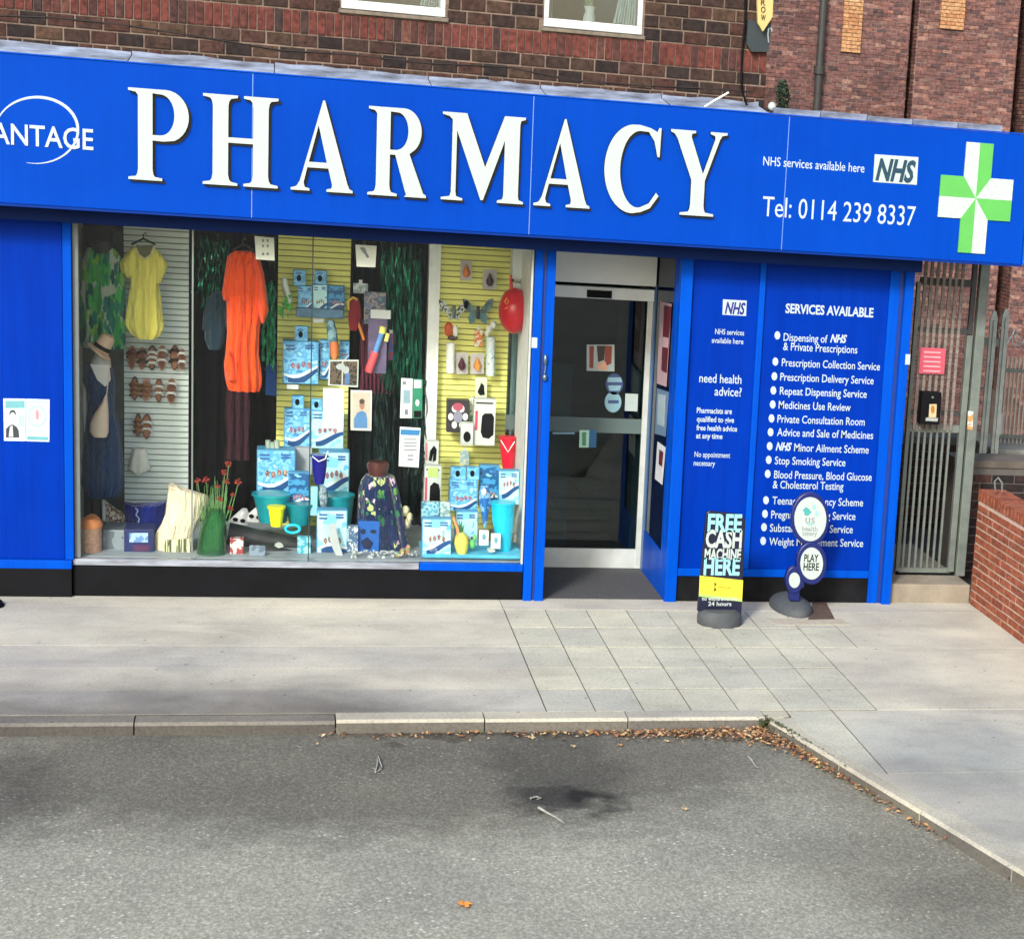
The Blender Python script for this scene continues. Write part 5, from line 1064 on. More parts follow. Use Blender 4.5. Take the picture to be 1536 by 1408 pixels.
# ---- butterfly wall
G2 = 'ornament cards on the butterfly wall'
for x0, y0, x1, y1, l, cc in ((691, 391, 708, 421, 'card with orange ornament at the top of butterfly wall', (200, 110, 50)), (724.5, 404, 745, 434, 'card with dark round ornament at the upper right', (50, 20, 40)), (683.5, 529, 702, 561, 'card with dark red drop ornament beside white tube', (70, 20, 34)), (706, 530, 726, 561, 'card with orange drop ornament beside checked tube', (200, 130, 60))):
    mo = M('orn_%d' % int(x0), cc, .4)
    o = card('ornament_card', l, [(x0, y0), (x1, y0), (x1 - .5, y1), (x0 - .5, y1)], BW - .1, [M('card_grey', (170, 168, 166), .5)], (), 'ornament', G2); xm = (x0 + x1) / 2; ym = (y0 + y1) / 2
    make('ornament', MB().loft([(ym - 9, xm - 1, xm + 1), (ym - 4, xm - 3, xm + 3), (ym + 2, xm - 6, xm + 6), (ym + 7, xm - 5, xm + 5), (ym + 10, xm - 2, xm + 2)], BW - .12, .025, n=12), mo, o)
def butterfly(label, xc, yc, up, lo, mat1, mat2, body):
    t = thing('butterfly_ornament', label, 'butterfly', at(xc, yc + 15, BW - .12), 'hanging butterfly ornaments')
    for sgn in (-1, 1):
        make('upper_wing', MB().pprism([(xc + sgn * 2, yc)] + [(xc + sgn * a, yc + b) for a, b in up], BW - .12, .012), mat1, t); make('lower_wing', MB().pprism([(xc + sgn * 2, yc + 2)] + [(xc + sgn * a, yc + b) for a, b in lo], BW - .128, .012), mat2, t)
    make('body', MB().ptube([(xc, yc - 8), (xc, yc + 12)], BW - .14, .012, 8), body, t)
m_w1 = PR('wing_white_black', [(30, 36, 36), (170, 180, 170), (40, 44, 44), (190, 190, 170)], 34); m_w2 = PR('wing_teal_grey', [(60, 84, 90), (84, 110, 114), (44, 60, 66)], 20); m_w3 = M('wing_teal', (74, 110, 118), .6)
butterfly('white and black butterfly at the left on the yellow slats', 681, 466, [(8, -6), (14, -14), (23, -16), (21, -4), (10, 6)], [(9, 6), (7, 14), (3, 14)], m_w1, m_w1, M('butter_body', (80, 100, 90), .6))
butterfly('large grey teal butterfly beside the white one', 717, 467, [(8, -7), (15, -17), (23, -19), (21, -5), (11, 3)], [(11, 2), (15, 10), (12, 19), (5, 16), (2, 8)], m_w2, m_w3, M('butter_dark', (30, 40, 44), .6))
t = thing('orange_bird_ornament', 'orange and white bird ornament under the white butterfly', 'ornament', at(677, 513, BW - .1)); make('body', MB().pball(673, 494, 7, 11, BW - .12, .03, bump=.05), M('orn_orange', (180, 76, 30), .5), t); make('wing', MB().pball(683, 496, 4, 9, BW - .13, .02), m_wst, t); make('base', MB().pball(679, 507, 8, 4, BW - .12, .02), m_dkb, t)
t = thing('white_tube', 'white candle like tube on the butterfly wall', 'tube', at(676, 560, BW - .1)); make('tube', MB().loft([(514, 669.5, 682.5), (559, 669, 682)], BW - .12, .04, n=14), m_wst, t)
t = thing('checked_tube', 'tall blue checked tube with white flowers on top', 'tube', at(735, 563, BW - .1)); make('tube', MB().loft([(505, 729, 743), (563, 728.5, 742.5)], BW - .12, .04, n=14), PR('blue_check', [(200, 210, 206), (110, 150, 160), (204, 214, 210)], 60, .5, None, 0, .42, .56), t)
make('flower_top', MB().pball(734, 493, 5, 6, BW - .12, bump=.2).pball(740, 487, 5, 6, BW - .12, bump=.2).pball(731, 500, 4, 5, BW - .12, bump=.2), m_wst, t, kind='stuff')
for nm, lb, ct, bx_, Y, pm in (
    ('hanging_pack', 'small silver pack hanging at the top of the dark gap', 'pack', (530, 425, 552, 440), 1.0, PR('silver_pack', [(120, 140, 140), (170, 180, 180), (80, 100, 100)], 30, .3)),
    ('hanging_pack', 'narrow red and blue pack right of the water gun', 'pack', (583, 500, 590, 540), 1.0, PR('redblue_pack', [(150, 40, 60), (50, 70, 140), (190, 180, 170)], 30, .4)),
    ('price_card', 'white price card under the wide middle pool box', 'card', (430, 577, 448, 584), 1.05, m_win),
    ('price_card', 'white price card under the top row of pool boxes', 'card', (470, 478, 486, 484), 1.1, m_win),
    ('hanging_pack', 'green and white pack between the craft box and speaker box', 'pack', (704, 600, 711, 634), BW - .12, PR('greenwhite_pack', [(90, 150, 110), (200, 206, 190), (60, 110, 90)], 30, .4)),
    ('hanging_pack', 'pale hanging pack low on the yellow slats over the pool boxes', 'pack', (690, 676, 704, 698), BW - .1, PR('pale_pack', [(190, 196, 170), (140, 170, 180), (210, 200, 180)], 34, .4)),
    ('hanging_pack', 'orange and white pack beside the orange bird ornament', 'pack', (712, 495, 724, 520), BW - .1, PR('orangewhite_pack', [(200, 196, 180), (200, 110, 60), (150, 160, 150)], 34, .4)),
    ('toy_box', 'small turquoise toy box on the floor before the dark roll', 'box', (446, 806, 466, 830), .25, PR('turquoise_box', [(60, 150, 170), (140, 200, 210), (40, 110, 140)], 24, .4)),
    ('toy_box', 'white and red toy box on the floor at the green vase', 'box', (345, 808, 365, 831), .2, PR('whitered_box', [(190, 196, 196), (150, 60, 60), (150, 160, 170)], 20, .4)),
    ('price_card', 'clear plastic stand on the floor by dark roll', 'card', (374, 818, 398, 834), .15, PR('clear_stand', [(120, 136, 150), (90, 104, 120), (150, 164, 172)], 14, .2))):
    o = thing(nm, lb, ct, at((bx_[0] + bx_[2]) / 2, bx_[3], Y)); make('carton' if 'box' in nm else 'sheet', MB().pbox(*bx_, Y, .08 if 'box' in nm else .012), pm, o, bevel=.003)
    if 'pack' in nm: make('hook_tab', MB().pbox((bx_[0] + bx_[2]) / 2 - 2.5, bx_[1] - 5, (bx_[0] + bx_[2]) / 2 + 2.5, bx_[1], Y + .003, .004), m_win, o)
for x, y, l in ((650, 829, 'white shell in front of the pool box at the right'), (736, 829, 'white shell by the foot of the cyan bucket'), (418, 822, 'white shell in the middle of the floor by the roll')):
    mb = MB(); c_ = at(x, y, .12); n = 9
    mb.add([tuple(c_)] + [(c_.x + .035 * math.cos(R_(20 + 140 * i / n)), c_.y + (.01 if i % 2 else -.012), c_.z + .045 * math.sin(R_(20 + 140 * i / n))) for i in range(n + 1)], [(0, i + 2, i + 1) for i in range(n)]); mb.add([(c_.x - .02, c_.y + .03, c_.z), (c_.x + .02, c_.y + .03, c_.z), (c_.x, c_.y, c_.z + .03)], [(0, 1, 2)])
    tag(make('sea_shell', mb, m_win), l, 'shell')
# hopper
t = thing('space_hopper', 'red hopper ball with two handles at the right of the window', 'hopper ball', at(771, 500, .9))
make('ball', MB().pball(771.3, 466, 23.5, 34.5, .9, n=28, k=18), M('hopper_red', (176, 12, 30), .28, .06), t)
for x in (766, 787): make('handle', MB().ptube([(x + 1, 436), (x + .5, 424), (x, 412)], .9, .017, 10, 0, .008), MC['hopper_red'], t)
make('face_mark', MB().ptube([(757, 452), (760, 447), (763, 452), (760, 457), (757, 452)], .79, .006).ptube([(757, 463), (762, 461)], .77, .006), M('hopper_mark', (220, 110, 30), .4), t)
t = thing('small_card', 'small card with a dark bird above the speaker box', 'card', at(722, 597, BW - .1)); make('sheet', MB().pprism([(713, 566), (731, 566), (730, 598), (713, 598)], BW - .1, .01), M('card_pale_green', (190, 204, 176), .5), t); flat('print', [([(716, 588), (722, 574), (726, 578), (727, 592), (720, 593)], 0)], [m_black], BW - .101, t)
t = thing('craft_box', 'dark box with a white flower of beads', 'box', at(687, 648, BW - .15)); make('carton', MB().pprism([(671, 599), (704, 600), (703, 649), (670, 648)], BW - .2, .1), M('craft_dark', (44, 40, 44), .4), t)
flat('picture', [(ell(687 + 11 * math.cos(a), 625 + 14 * math.sin(a), 4, 5.5, 12), 0) for a in [i * 1.05 for i in range(6)]] + [(ell(687, 610, 8, 6, 12), 1), (ell(687, 625, 7, 9, 12), 2)], [m_wst, M('craft_pink', (160, 70, 90), .5), M('craft_lilac', (130, 130, 150), .5)], BW - .201, t)
def gadget(label, x0, y0, x1, y1, Y, blob, strip=None, green=False, title=True):
    t = thing('gadget_box', label, 'box', at((x0 + x1) / 2, y1, Y), 'white gadget boxes by the butterfly wall'); make('carton', MB().pbox(x0, y0, x1, y1, Y, .1), m_win if not green else M('green_gadget', (160, 196, 120), .5), t, bevel=.003)
    sh = [(blob, 0)]
    if strip: sh.append((strip, 1))
    if title: sh += [([(x0 + 3, y0 + 4), (x1 - 3, y0 + 5), (x1 - 3, y0 + 7), (x0 + 3, y0 + 6)], 0)]
    flat('picture', sh, [m_black, M('red_lettering', (190, 60, 84), .5)], Y - .0005, t)
gadget('white box with a tall black speaker picture', 711, 599, 743, 668, BW - .3, [(723, 624), (727, 620), (738, 620), (741, 626), (740, 652), (733, 658), (724, 656), (721, 648)], [(713, 616), (717, 616), (716, 645), (712, 645)])
gadget('small white box with a grey round dial', 691.5, 635, 710, 668, BW - .34, ell(700.5, 655, 5.5, 8, 16), title=False)
gadget('white box with black headphones picture', 638.5, 662, 658, 699, .9, [(643, 690), (645, 676), (651, 668), (655, 674), (654, 690), (649, 693), (650, 680), (647, 692)], [(639.5, 664), (641, 664), (641, 690), (639.5, 690)], title=False)
gadget('tall white and green box with a black speaker', 636.5, 699, 662, 751, .75, [(645, 729), (651, 723), (658, 726), (660, 735), (660, 751), (644, 751)], [(638, 716), (641, 716), (640, 750), (637, 750)]); 
tag(make('green_sticker', MB().pprism([(642, 701), (657, 701), (657, 716), (642, 715)], .744, .004), M('lime_label', (170, 204, 110), .5)), 'lime label on the tall speaker box', 'label')
# right bay floor
header(676, 700, 699, 720, .6, 'small blue box at left on the right hand pool boxes'); header(700, 700, 719, 720, .6, 'small blue box at right on the right hand pool boxes')
poolbox(674, 719, 716, 766, .58, 'blue pool box at the centre of the right bay', .72); poolbox(719, 699, 749, 760, .66, 'deep blue pool box behind the floating seahorse', .8, .1, 2); poolbox(748, 706, 779, 757, .6, 'pale pool box at the right end under the red bucket', .5, .1, 1)
poolbox(633, 778, 677, 836, .12, 'pale blue pool box at the front right of window', .62, .1, 1); poolbox(683, 767, 717, 822, .45, 'teal blue pool box behind the pineapple toy', .85, .1, 3)
tag(make('clear_bag_pack', MB().pbox(632, 753, 660, 778, .3, .06), PR('clear_bag', [(80, 150, 170), (140, 180, 190), (60, 110, 140), (180, 200, 160)], 26, .2), bevel=.01), 'blue bagged pack on top of the front pool box', 'pack')
tag(make('clear_tub_pack', MB().pbox(660, 753, 676, 778, .3, .06), PR('clear_tub', [(120, 150, 150), (170, 190, 190), (70, 100, 100)], 30, .2), bevel=.01), 'clear striped pack beside the bagged pack', 'pack')
t = thing('seahorse_float', 'blue swim float with a white tip', 'toy', at(726, 790, .4)); make('body', MB().loft([(728, 721, 733), (740, 718, 736), (755, 719, 736), (772, 722, 732), (790, 725, 729)], .42, .05, fold=.12), PR('float_blue', [(40, 100, 170), (120, 170, 210), (30, 80, 150)], 14, .3), t); make('tip', MB().pball(726, 738, 4, 6, .37, .02), m_wst, t)
t = thing('pineapple_toy', 'yellow pineapple shaped toy with green leaves', 'toy', at(691, 836, .14)); make('body', MB().loft([(798, 686, 696), (804, 683, 701), (815, 681, 703), (826, 684, 701), (834, 688, 697)], .16, .05), M('pineapple_yellow', (220, 204, 90), .5, .15, 30, .4), t)
lv = MB()
for i, a in enumerate((-9, -5, -2, 2, 6)): lv.pprism([(689, 800), (694, 800), (691 + a, 776 + abs(a) * 1.5)], .14 + .012 * i, .01)
make('leaf_crown', lv, M('pineapple_leaf', (50, 120, 80), .6), t, kind='stuff'); make('orange_straw', MB().ptube([(680, 776), (686, 792), (688, 806)], .13, .012), M('straw_orange', (220, 140, 90), .5), t)
tag(make('green_toy', MB().pball(708, 816, 5, 7, .2, bump=.1).pball(712, 806, 3, 5, .2), M('toy_green', (90, 180, 100), .5), kind='stuff'), 'small green toy right of the pineapple', 'toy')
for x, y, l in ((726, 806, 'small white pack at left before the cyan bucket'), (744, 811, 'small white pack at right before the cyan bucket')):
    t = thing('white_pack', l, 'pack', at(x, y + 12, .16), 'small white packs'); make('carton', MB().pbox(x - 7, y - 10, x + 7, y + 12, .16, .05), m_wst, t, bevel=.004); flat('print', [(ell(x, y - 1, 3, 5, 8), 0)], [M('pack_teal', (90, 150, 160), .5)], .1595, t)
tag(make('blue_cloth_floor', MB().pbox(634, 832, 785, 838, .1, .5), M('aqua_cloth', (70, 160, 190), .8, .2, 10, .4), bevel=.01), 'aqua cloth under the right hand toys', 'cloth')
tag(make('glitter_fringe', MB().pball(604, 828, 4, 6, .12, bump=.3).pball(612, 824, 4, 8, .12, bump=.3).pball(598, 832, 4, 4, .12, bump=.3), PR('fringe_print', [(200, 70, 90), (60, 140, 90), (220, 150, 110), (70, 90, 150)], 50), kind='stuff'), 'tangle of coloured toys at the hem of the floral dress', 'toys')

KK = .68
# ============================================================ PAVEMENT THINGS
def lean(mb, piv, ax_, ang, ang2=0):
    R1 = Matrix.Rotation(ang, 3, ax_); R2 = Matrix.Rotation(ang2, 3, 'Z')
    mb.v = [tuple(R2 @ (R1 @ (Vector(p) - piv)) + piv) for p in mb.v]; return mb
# cash machine board
CY = -.74
t = thing('cash_machine_sign', 'dark pavement sign reading free cash machine here', 'pavement sign', gnd(1079, 935))
m_cs = M('navy_board', (14, 18, 52), .35, .15, 5); m_rub = M('grey_rubber', (78, 84, 88), .75, .15, 12, .3); m_pale = M('pale_blue_letter', (150, 222, 232), .5); 
board = [(1058.5, 776), (1060, 769), (1064, 766), (1110, 771), (1116, 774), (1118.5, 781), (1112, 924), (1046, 916)]
make('board', MB().pprism(board, CY, .03), m_cs, t, bevel=.005)
def sl(x, y): return x
for body, a, b, y, cap_, m_ in (('FREE', 1061, 1112, 797, 25, m_pale), ('CASH', 1058, 1112, 821, 25, m_lett), ('MACHINE', 1056.5, 1111, 839, 15, m_lett), ('HERE', 1055, 1109, 862, 24, m_pale)):
    text(body, a, b, y - 1, cap_, CY - .002, m_, t, bold=.035, th=.002)
flat('yellow_band', [([(1049.5, 863), (1114.5, 870), (1113, 898), (1048.5, 890)], 0), ([(1048.5, 890), (1113, 898), (1113, 902), (1048, 894)], 1)], [M('band_yellow', (240, 226, 60), .5), M('band_lime', (176, 220, 110), .5)], CY - .0005, t)
flat('band_mark', [([(1071, 873), (1075, 875), (1072, 880), (1075, 884), (1070, 887), (1072, 880)], 0), ([(1077, 879), (1096, 881), (1096, 882.5), (1077, 880.5)], 1)], [M('mark_olive', (90, 84, 20), .5), M('mark_faint', (190, 170, 40), .5)], CY - .004, t)
text('no withdrawal fee', 1053, 1105, 900, 6, CY - .003, m_lett, t, bold=.02, th=.001); text('24 hours', 1062, 1097, 908, 6, CY - .003, m_lett, t, bold=.02, th=.001)
b0 = gnd(1079, 924)
make('base', MB().loft([(913, 1056, 1102), (917, 1048, 1110), (924, 1046, 1112), (934, 1046, 1112), (938, 1050, 1108)], CY + .02, .16, n=30), m_rub, t, bevel=0)
# bubble sign
BY = -.42
t = thing('bubble_sign', 'navy pavement sign of three round discs on a grey base', 'pavement sign', gnd(1187, 915))
m_bn = M('navy_rim', (18, 32, 104), .3, .08)
for cx_, cy_, rx_, ry_, wx, wy, nm in ((1215.5, 778.5, 28.5, 40, 24, 33, 'large_disc'), (1217.5, 845, 23, 32, 17, 24, 'middle_disc'), (1191.7, 870, 13.5, 20.5, 8.3, 11.5, 'small_disc')):
    d_ = make(nm, MB().pprism(ell(cx_, cy_, rx_, ry_, 48), BY - (.012 if nm == 'middle_disc' else .0), .05), m_bn, t, bevel=.008)
    make('white_face', MB().pprism(ell(cx_, cy_, wx, wy, 48), BY - (.018 if nm == 'middle_disc' else .004), .004), m_lett, d_)
make('neck', MB().pprism([(1184, 885), (1200, 885), (1199, 902), (1184, 900)], BY + .01, .04), m_bn, t, bevel=.006)
make('neck_bridge', MB().pprism([(1195, 866), (1206, 858), (1206, 880), (1198, 884)], BY + .005, .04), m_bn, t)
text('PLAY', 1206, 1227, 842, 11, BY - .020, m_black, t, bold=.01, th=.002); text('HERE', 1205, 1228, 855, 11, BY - .020, m_black, t, bold=.01, th=.002)
m_em = M('emblem_teal', (70, 170, 170), .5); m_ep = M('emblem_pale', (150, 206, 206), .5)
flat('emblem', [([(1204, 765), (1209, 760), (1213, 763), (1217, 768), (1211, 773)], 0), (ell(1210, 770, 4, 3, 8), 0), (ell(1221, 760, 2.4, 4, 10), 1), (ell(1225, 770, 2.6, 4, 10), 1), (ell(1215, 785, 5, 1.6, 10), 1)], [m_em, m_ep], BY - .005, t)
text('us', 1208, 1222, 784, 12, BY - .006, m_ink, t, th=.001); text('health', 1203, 1226, 796, 7, BY - .006, m_ink, t, th=.001); text('lottery', 1204, 1225, 803, 7, BY - .006, m_ink, t, th=.001)
cb = gnd(1186, 912); cb.y = gnd(1186, 927).y + .33
bx = MB(); rr = []
for k, (s_, z_) in enumerate(((1.0, .0), (1.0, .03), (.85, .06), (.5, .095), (.2, .11))): rr.append([(cb.x + .152 * s_ * math.cos(-2 * math.pi * i / 36), cb.y + .33 * s_ * math.sin(-2 * math.pi * i / 36), z_ + .001) for i in range(36)])
make('base', bx.hull(rr[::-1]), m_rub, t)
# drain cover and frame behind the base
dc = thing('drain_cover', 'rusty brown drain cover in a pale concrete surround', 'drain cover', gnd(1230, 920))
q = [gnd(*p) for p in ((1219, 904), (1239, 904), (1252, 929), (1212, 930))]
make('cover', MB().add([(p.x, p.y, .007) for p in q] + [(p.x, p.y, .0) for p in q], [(3, 2, 1, 0), (0, 1, 5, 4), (1, 2, 6, 5), (2, 3, 7, 6), (3, 0, 4, 7)]), M('rusty_cover', (96, 78, 66), .8, .3, 20, .6), dc)
q = [gnd(*p) for p in ((1150, 928), (1262, 928), (1275, 937), (1168, 937))]
make('surround', MB().add([(p.x, p.y, .004) for p in q] + [(p.x, p.y, -.0) for p in q], [(3, 2, 1, 0), (0, 1, 5, 4), (1, 2, 6, 5), (2, 3, 7, 6), (3, 0, 4, 7)]), M('pale_mortar_edge', (188, 182, 164), .9, .15, 20), dc)
tag(make('black_object_at_edge', MB().loft([(903, -10, 3), (908, -14, 7), (915, -16, 8.5), (922, -14, 7), (928, -10, 3)], -.35, .09, n=16), m_black), 'small black rounded object on the pavement at left edge', 'base')

# ============================================================ GATE, FENCE, WALLS AT THE RIGHT
m_pale_steel = M('pale_fence_steel', (166, 176, 170), .6, .3, 6, .2, .1)
m_galv = M('galvanised_grey', (112, 122, 116), .6, .25, 6, .2, .1); m_gdark = M('dark_grey_steel', (44, 50, 50), .6, .2); m_rust = M('rusty_bar', (128, 118, 110), .7, .5, 14, .3, stretch=(1, 1, 3))
st_ = struct(make('gate_step', MB().box(4.605, 5.28, .0, 1.6, -.01, .15), M('cream_concrete', (150, 142, 126), .9, .25, 5, .4), bevel=.01))
struct(make('passage_floor', MB().box(4.6, 9, 1.61, 12, -.01, .02), M('dark_yard_ground', (60, 58, 54), .95, .3)))
GYY = .35
gate = thing('metal_gate', 'grey metal gate with vertical bars between shop and post', 'gate', (4.9, GYY, .19))
gx0, gx1 = at(1348, 850, GYY).x, at(1421, 850, GYY).x
zg0, zg1 = at(1385, 856, GYY).z, 2.62
def gz(x, y): return at(x, y, GYY).z
nb_ = 7; gl = gx1 - gx0
for i in range(nb_):
    x = gx0 + .03 + (gl - .1) * i / (nb_ - 1) * .98
    make('bar', MB().box(x - .009, x + .009, GYY - .008, GYY + .008, zg0 + .03, gz(1390, 640)), m_galv, gate)
    make('bar', MB().box(x - .012, x + .012, GYY - .03, GYY - .012, gz(1390, 640) - .02, gz(1400, 395) + random.uniform(-.0, .1)), m_rust, gate, label='rusty upper bar')
for nm, y0, y1, mt in (('rail', 636, 647, m_galv), ('rail', 490, 498, m_gdark), ('rail', 416, 427, m_gdark), ('bottom_rail', 851, 858, m_galv), ('rail', 615, 622, m_gdark)):
    make(nm, MB().box(gx0, gx1 + .02, GYY - .011, GYY + .02 + y0 * 1e-5, gz(1385, y1), gz(1385, y0)), mt, gate)
make('stile', MB().box(gx1 - .0, gx1 + .05, GYY - .025, GYY + .025, zg0, gz(1440, 502)), m_galv, gate, bevel=.004)
make('stile', MB().box(gx1 + .006, gx1 + .045, GYY - .02, GYY + .02, gz(1440, 501), 2.75), m_gdark, gate, bevel=.004)
make('stile', MB().box(gx0 - .03, gx0 - .001, GYY - .02, GYY + .02, zg0, 2.5), m_galv, gate)
make('kick_board', MB().box(gx0 - .02, gx1 + .06, GYY - .01, GYY + .01, .152, zg0 - .004), m_black, gate)
post = tag(make('gate_post', MB().box(at(1431, 866, GYY).x, at(1441, 866, GYY).x + .02, GYY - .04, GYY + .03, .15, 2.78), m_galv, bevel=.006), 'tall light grey steel post at the right of the gate', 'post')
tag(make('gate_post', MB().box(at(1423, 866, GYY).x + .01, at(1430, 866, GYY).x, GYY + .03, GYY + .08, .15, 2.7), m_gdark, bevel=.004), 'dark steel post just behind the light grey gate post', 'post')
sp = MB().pprism([(1452, 616), (1460, 617), (1459, 645), (1451, 644)], GYY - .046, .005)
tag(make('post_sticker', sp, PR('post_sticker_print', [(200, 150, 90), (214, 212, 206), (220, 180, 110)], 16)), 'peeling orange and white sticker on the grey post', 'sticker')
t = thing('pink_gate_sign', 'pink notice with white lines fixed to the gate bars', 'sign', at(1396, 560, GYY - .06)); make('plate', MB().pprism([(1381, 521), (1419, 523), (1416, 561), (1378, 560)], GYY - .06, .006), M('faded_pink', (206, 84, 104), .5, .08), t)
flat('printed_line', [([(1386 - i * .3, 527 + i * 7), (1411 - i * .3, 528 + i * 7), (1411 - i * .3, 530 + i * 7), (1386 - i * .3, 529 + i * 7)], 0) for i in range(5)], [M('pale_pink_print', (236, 176, 186), .5)], GYY - .061, t)
t = thing('black_post_box', 'black metal box with cream emblem hung on the gate', 'letter box', at(1396, 637, GYY - .1)); make('box', MB().pprism([(1384, 588), (1413, 589), (1410, 637), (1380, 636)], GYY - .14, .1), m_black, t, bevel=.008)
flat('emblem', [([(1394, 606), (1405, 606), (1404, 626), (1393, 626)], 0), ([(1389, 626), (1407, 627), (1406, 632), (1388, 631)], 1), (ell(1399, 614, 3, 6, 10), 2)], [M('emblem_cream', (206, 190, 150), .5), M('emblem_grey', (170, 176, 170), .5), M('emblem_gold', (170, 120, 40), .5)], GYY - .141, t)
make('lock', MB().pball(1399, 596, 2, 2, GYY - .145), m_galv, t)
# palisade fence
FYY = 1.6
fe = thing('palisade_fence', 'pale grey palisade fence with two upright pales right of gate', 'fence', at(1485, 695, FYY))
for (xt, yt, xb_, yb_) in ((1491, 466, 1471, 695), (1508, 463, 1489, 695), (1464, 470, 1452, 690)):
    A, B = at(xb_, yb_, FYY), at(xt, yt, FYY); xm = (A.x + B.x) / 2; hw = .032; zt2 = B.z
    pl_ = [(xm - hw, A.z), (xm + hw, A.z), (xm + hw, zt2 - .06), (xm + .012, zt2), (xm - .012, zt2), (xm - hw, zt2 - .06)]
    mb = MB().prism(pl_, FYY - .03, FYY - .01); mb.box(xm - .008, xm + .008, FYY - .05, FYY - .03, A.z, zt2 - .08); make('pale', mb, m_pale_steel, fe)
for y in ((508, 519), (650, 661)):
    make('rail', MB().box(at(1455, 520, FYY).x, at(1500, 520, FYY).x + .03, FYY - .008, FYY + .03, at(1480, y[1], FYY).z, at(1480, y[0], FYY).z), m_galv, fe)
f2Y = 2.6
f2 = thing('railing', 'thin barred railing running off the right edge above stone ledge', 'fence', at(1520, 680, f2Y))
for i in range(12):
    x = at(1506 + i * 6, 600, f2Y).x; make('bar', MB().box(x - .008, x + .008, f2Y - .008, f2Y + .008, at(1520, 678, f2Y).z, at(1520, 535, f2Y).z), M('rail_brownish', (180, 172, 158), .7, .3), f2)
for y in (553, 652): make('rail', MB().box(at(1500, 600, f2Y).x, at(1600, 600, f2Y).x, f2Y - .02, f2Y + .02, at(1520, y + 5, f2Y).z, at(1520, y, f2Y).z), m_galv, f2)
wr = MB()
for k in range(3):
    p = [at(1500, 500 + k * 6, 2.3) + Vector((i * .02, .05 * math.sin(i * .9 + k), .05 * math.cos(i * .9 + k))) for i in range(40)]; wr.tube(p, .006, 4)
tag(make('barbed_wire', wr, M('bright_wire', (186, 200, 204), .4, .2, 8, 0, .4), kind='stuff'), 'coil of bright barbed wire above the railing at right edge', 'wire')
tag(make('white_plate', MB().pbox(1494, 620, 1503, 652, 1.9, .02), M('pale_plate', (190, 204, 210), .5)), 'pale plate on the fence near the right edge', 'plate')
struct(make('stone_ledge', MB().box(at(1486, 680, 2.3).x, 10, 2.2, 2.8, at(1520, 690, 2.3).z - .1, at(1520, 672, 2.3).z), M('ledge_stone', (150, 152, 142), .9, .3, 6, .4), bevel=.02))
def brickwall(name, label, cat, mat, face, a0, a1, z0, z1, off, L, H, parts, mort, thick=.2, cop=None, lim=300, gap=.010):
    """face 'x': wall face looks to -x at x=off, running along y from a1 (far) to a0; face 'y': looks to -y at y=off"""
    t = thing(name, label, cat, (off, (a0 + a1) / 2, z0) if face == 'x' else ((a0 + a1) / 2, off, z0))
    if face == 'x': make('core', MB().box(off - .003, off + thick, a0 + .004, a1 - .004, z0, z1 - .002), mort, t)
    else: make('core', MB().box(a0 + .004, a1 - .004, off - .003, off + thick, z0, z1 - .002), mort, t)
    u = unit('brick', mat, .08); st = MB(); k = 0; z = z0; n = 0
    while z + H <= z1 + .01:
        a = a1 + (k % 2) * L / 2
        while a > a0:
            s, e = max(a - L, a0), min(a, a1)
            if e - s > .02:
                c, w_ = (s + e) / 2, e - s - gap; jit = random.uniform(-.003, .003)
                if parts and n < lim:
                    n += 1
                    if face == 'x': piece('brick', u, (off + .005 + jit, c, z + H / 2), (w_, .03, H - gap), t, (random.uniform(-.01, .01), random.uniform(-.008, .008), R_(-90)))
                    else: piece('brick', u, (c, off + .005 + jit, z + H / 2), (w_, .03, H - gap), t, (random.uniform(-.01, .01), random.uniform(-.008, .008), 0))
                else:
                    if face == 'x': st.box(off - .008 + jit, off + .02, c - w_ / 2, c + w_ / 2, z + .005, z + H - .005, 0, random.random())
                    else: st.box(c - w_ / 2, c + w_ / 2, off - .008 + jit, off + .02, z + .005, z + H - .005, 0, random.random())
            a -= L
        z += H; k += 1
    if st.v: make('far_brickwork', st, mat, t, kind='stuff')
    return t, u
RX = 5.29
rw, ur = brickwall('low_brick_wall', 'low orange red brick wall coming forward at the right edge', 'wall', m_redbrick, 'x', -3.4, .0, -.01, .84, RX, .26, .0635, True, M('pink_mortar', (206, 182, 164), .95, .15, 20), .24, lim=240, gap=.014)
me = unit('coping_brick', m_redbrick, .08); y = 0
while y > -3.4:
    piece('coping_brick', me, (RX + .1, y - .04, .885), (.22, .072, .088), rw, (random.uniform(-.01, .01), random.uniform(-.01, .01), 0)); y -= .08
kf = unit('brick', m_redbrick, .08)
for r_i in range(13):
    for q_ in range(2):
        piece('brick', kf, (RX + .065 + q_ * .11, -.0, -.01 + .0635 * (r_i + .5)), (.1, .02, .054), rw, (0, 0, R_(180)))
lp_ = MB(); lp_.ptube([(1493, 735), (1492, 722), (1497, 716), (1503, 724), (1503, 738)], -.3, .008); tag(make('wire_loop', lp_, m_galv), 'bent silvery wire loop on top of the low brick wall', 'wire')
dk, _ = brickwall('dark_pier_wall', 'shade-darkened brick wall behind the gate post', 'wall', m_darkbrick, 'y', at(1430, 800, .9).x, 7.6, .0, at(1455, 700, .9).z, .9, .20, .075, True, M('shade_dark_mortar', (96, 92, 88), .95), .3)  # brick and mortar coloured dark for the shade on this wall
make('capstone', MB().box(at(1430, 800, .9).x, 7.6, .88, 1.3, at(1455, 700, .9).z, at(1455, 690, .9).z), M('stained_cap', (100, 92, 84), .95, .4, 4, .4), dk)
bw, _ = brickwall('passage_wall', 'shade-darkened brick wall at the back of gated passage', 'wall', m_darkbrick, 'y', 4.62, 6.4, .0, at(1390, 655, 3).z, 3.0, .2, .075, True, MC['shade_dark_mortar'], .3, lim=240)  # same dark colours, standing for the shade in the passage
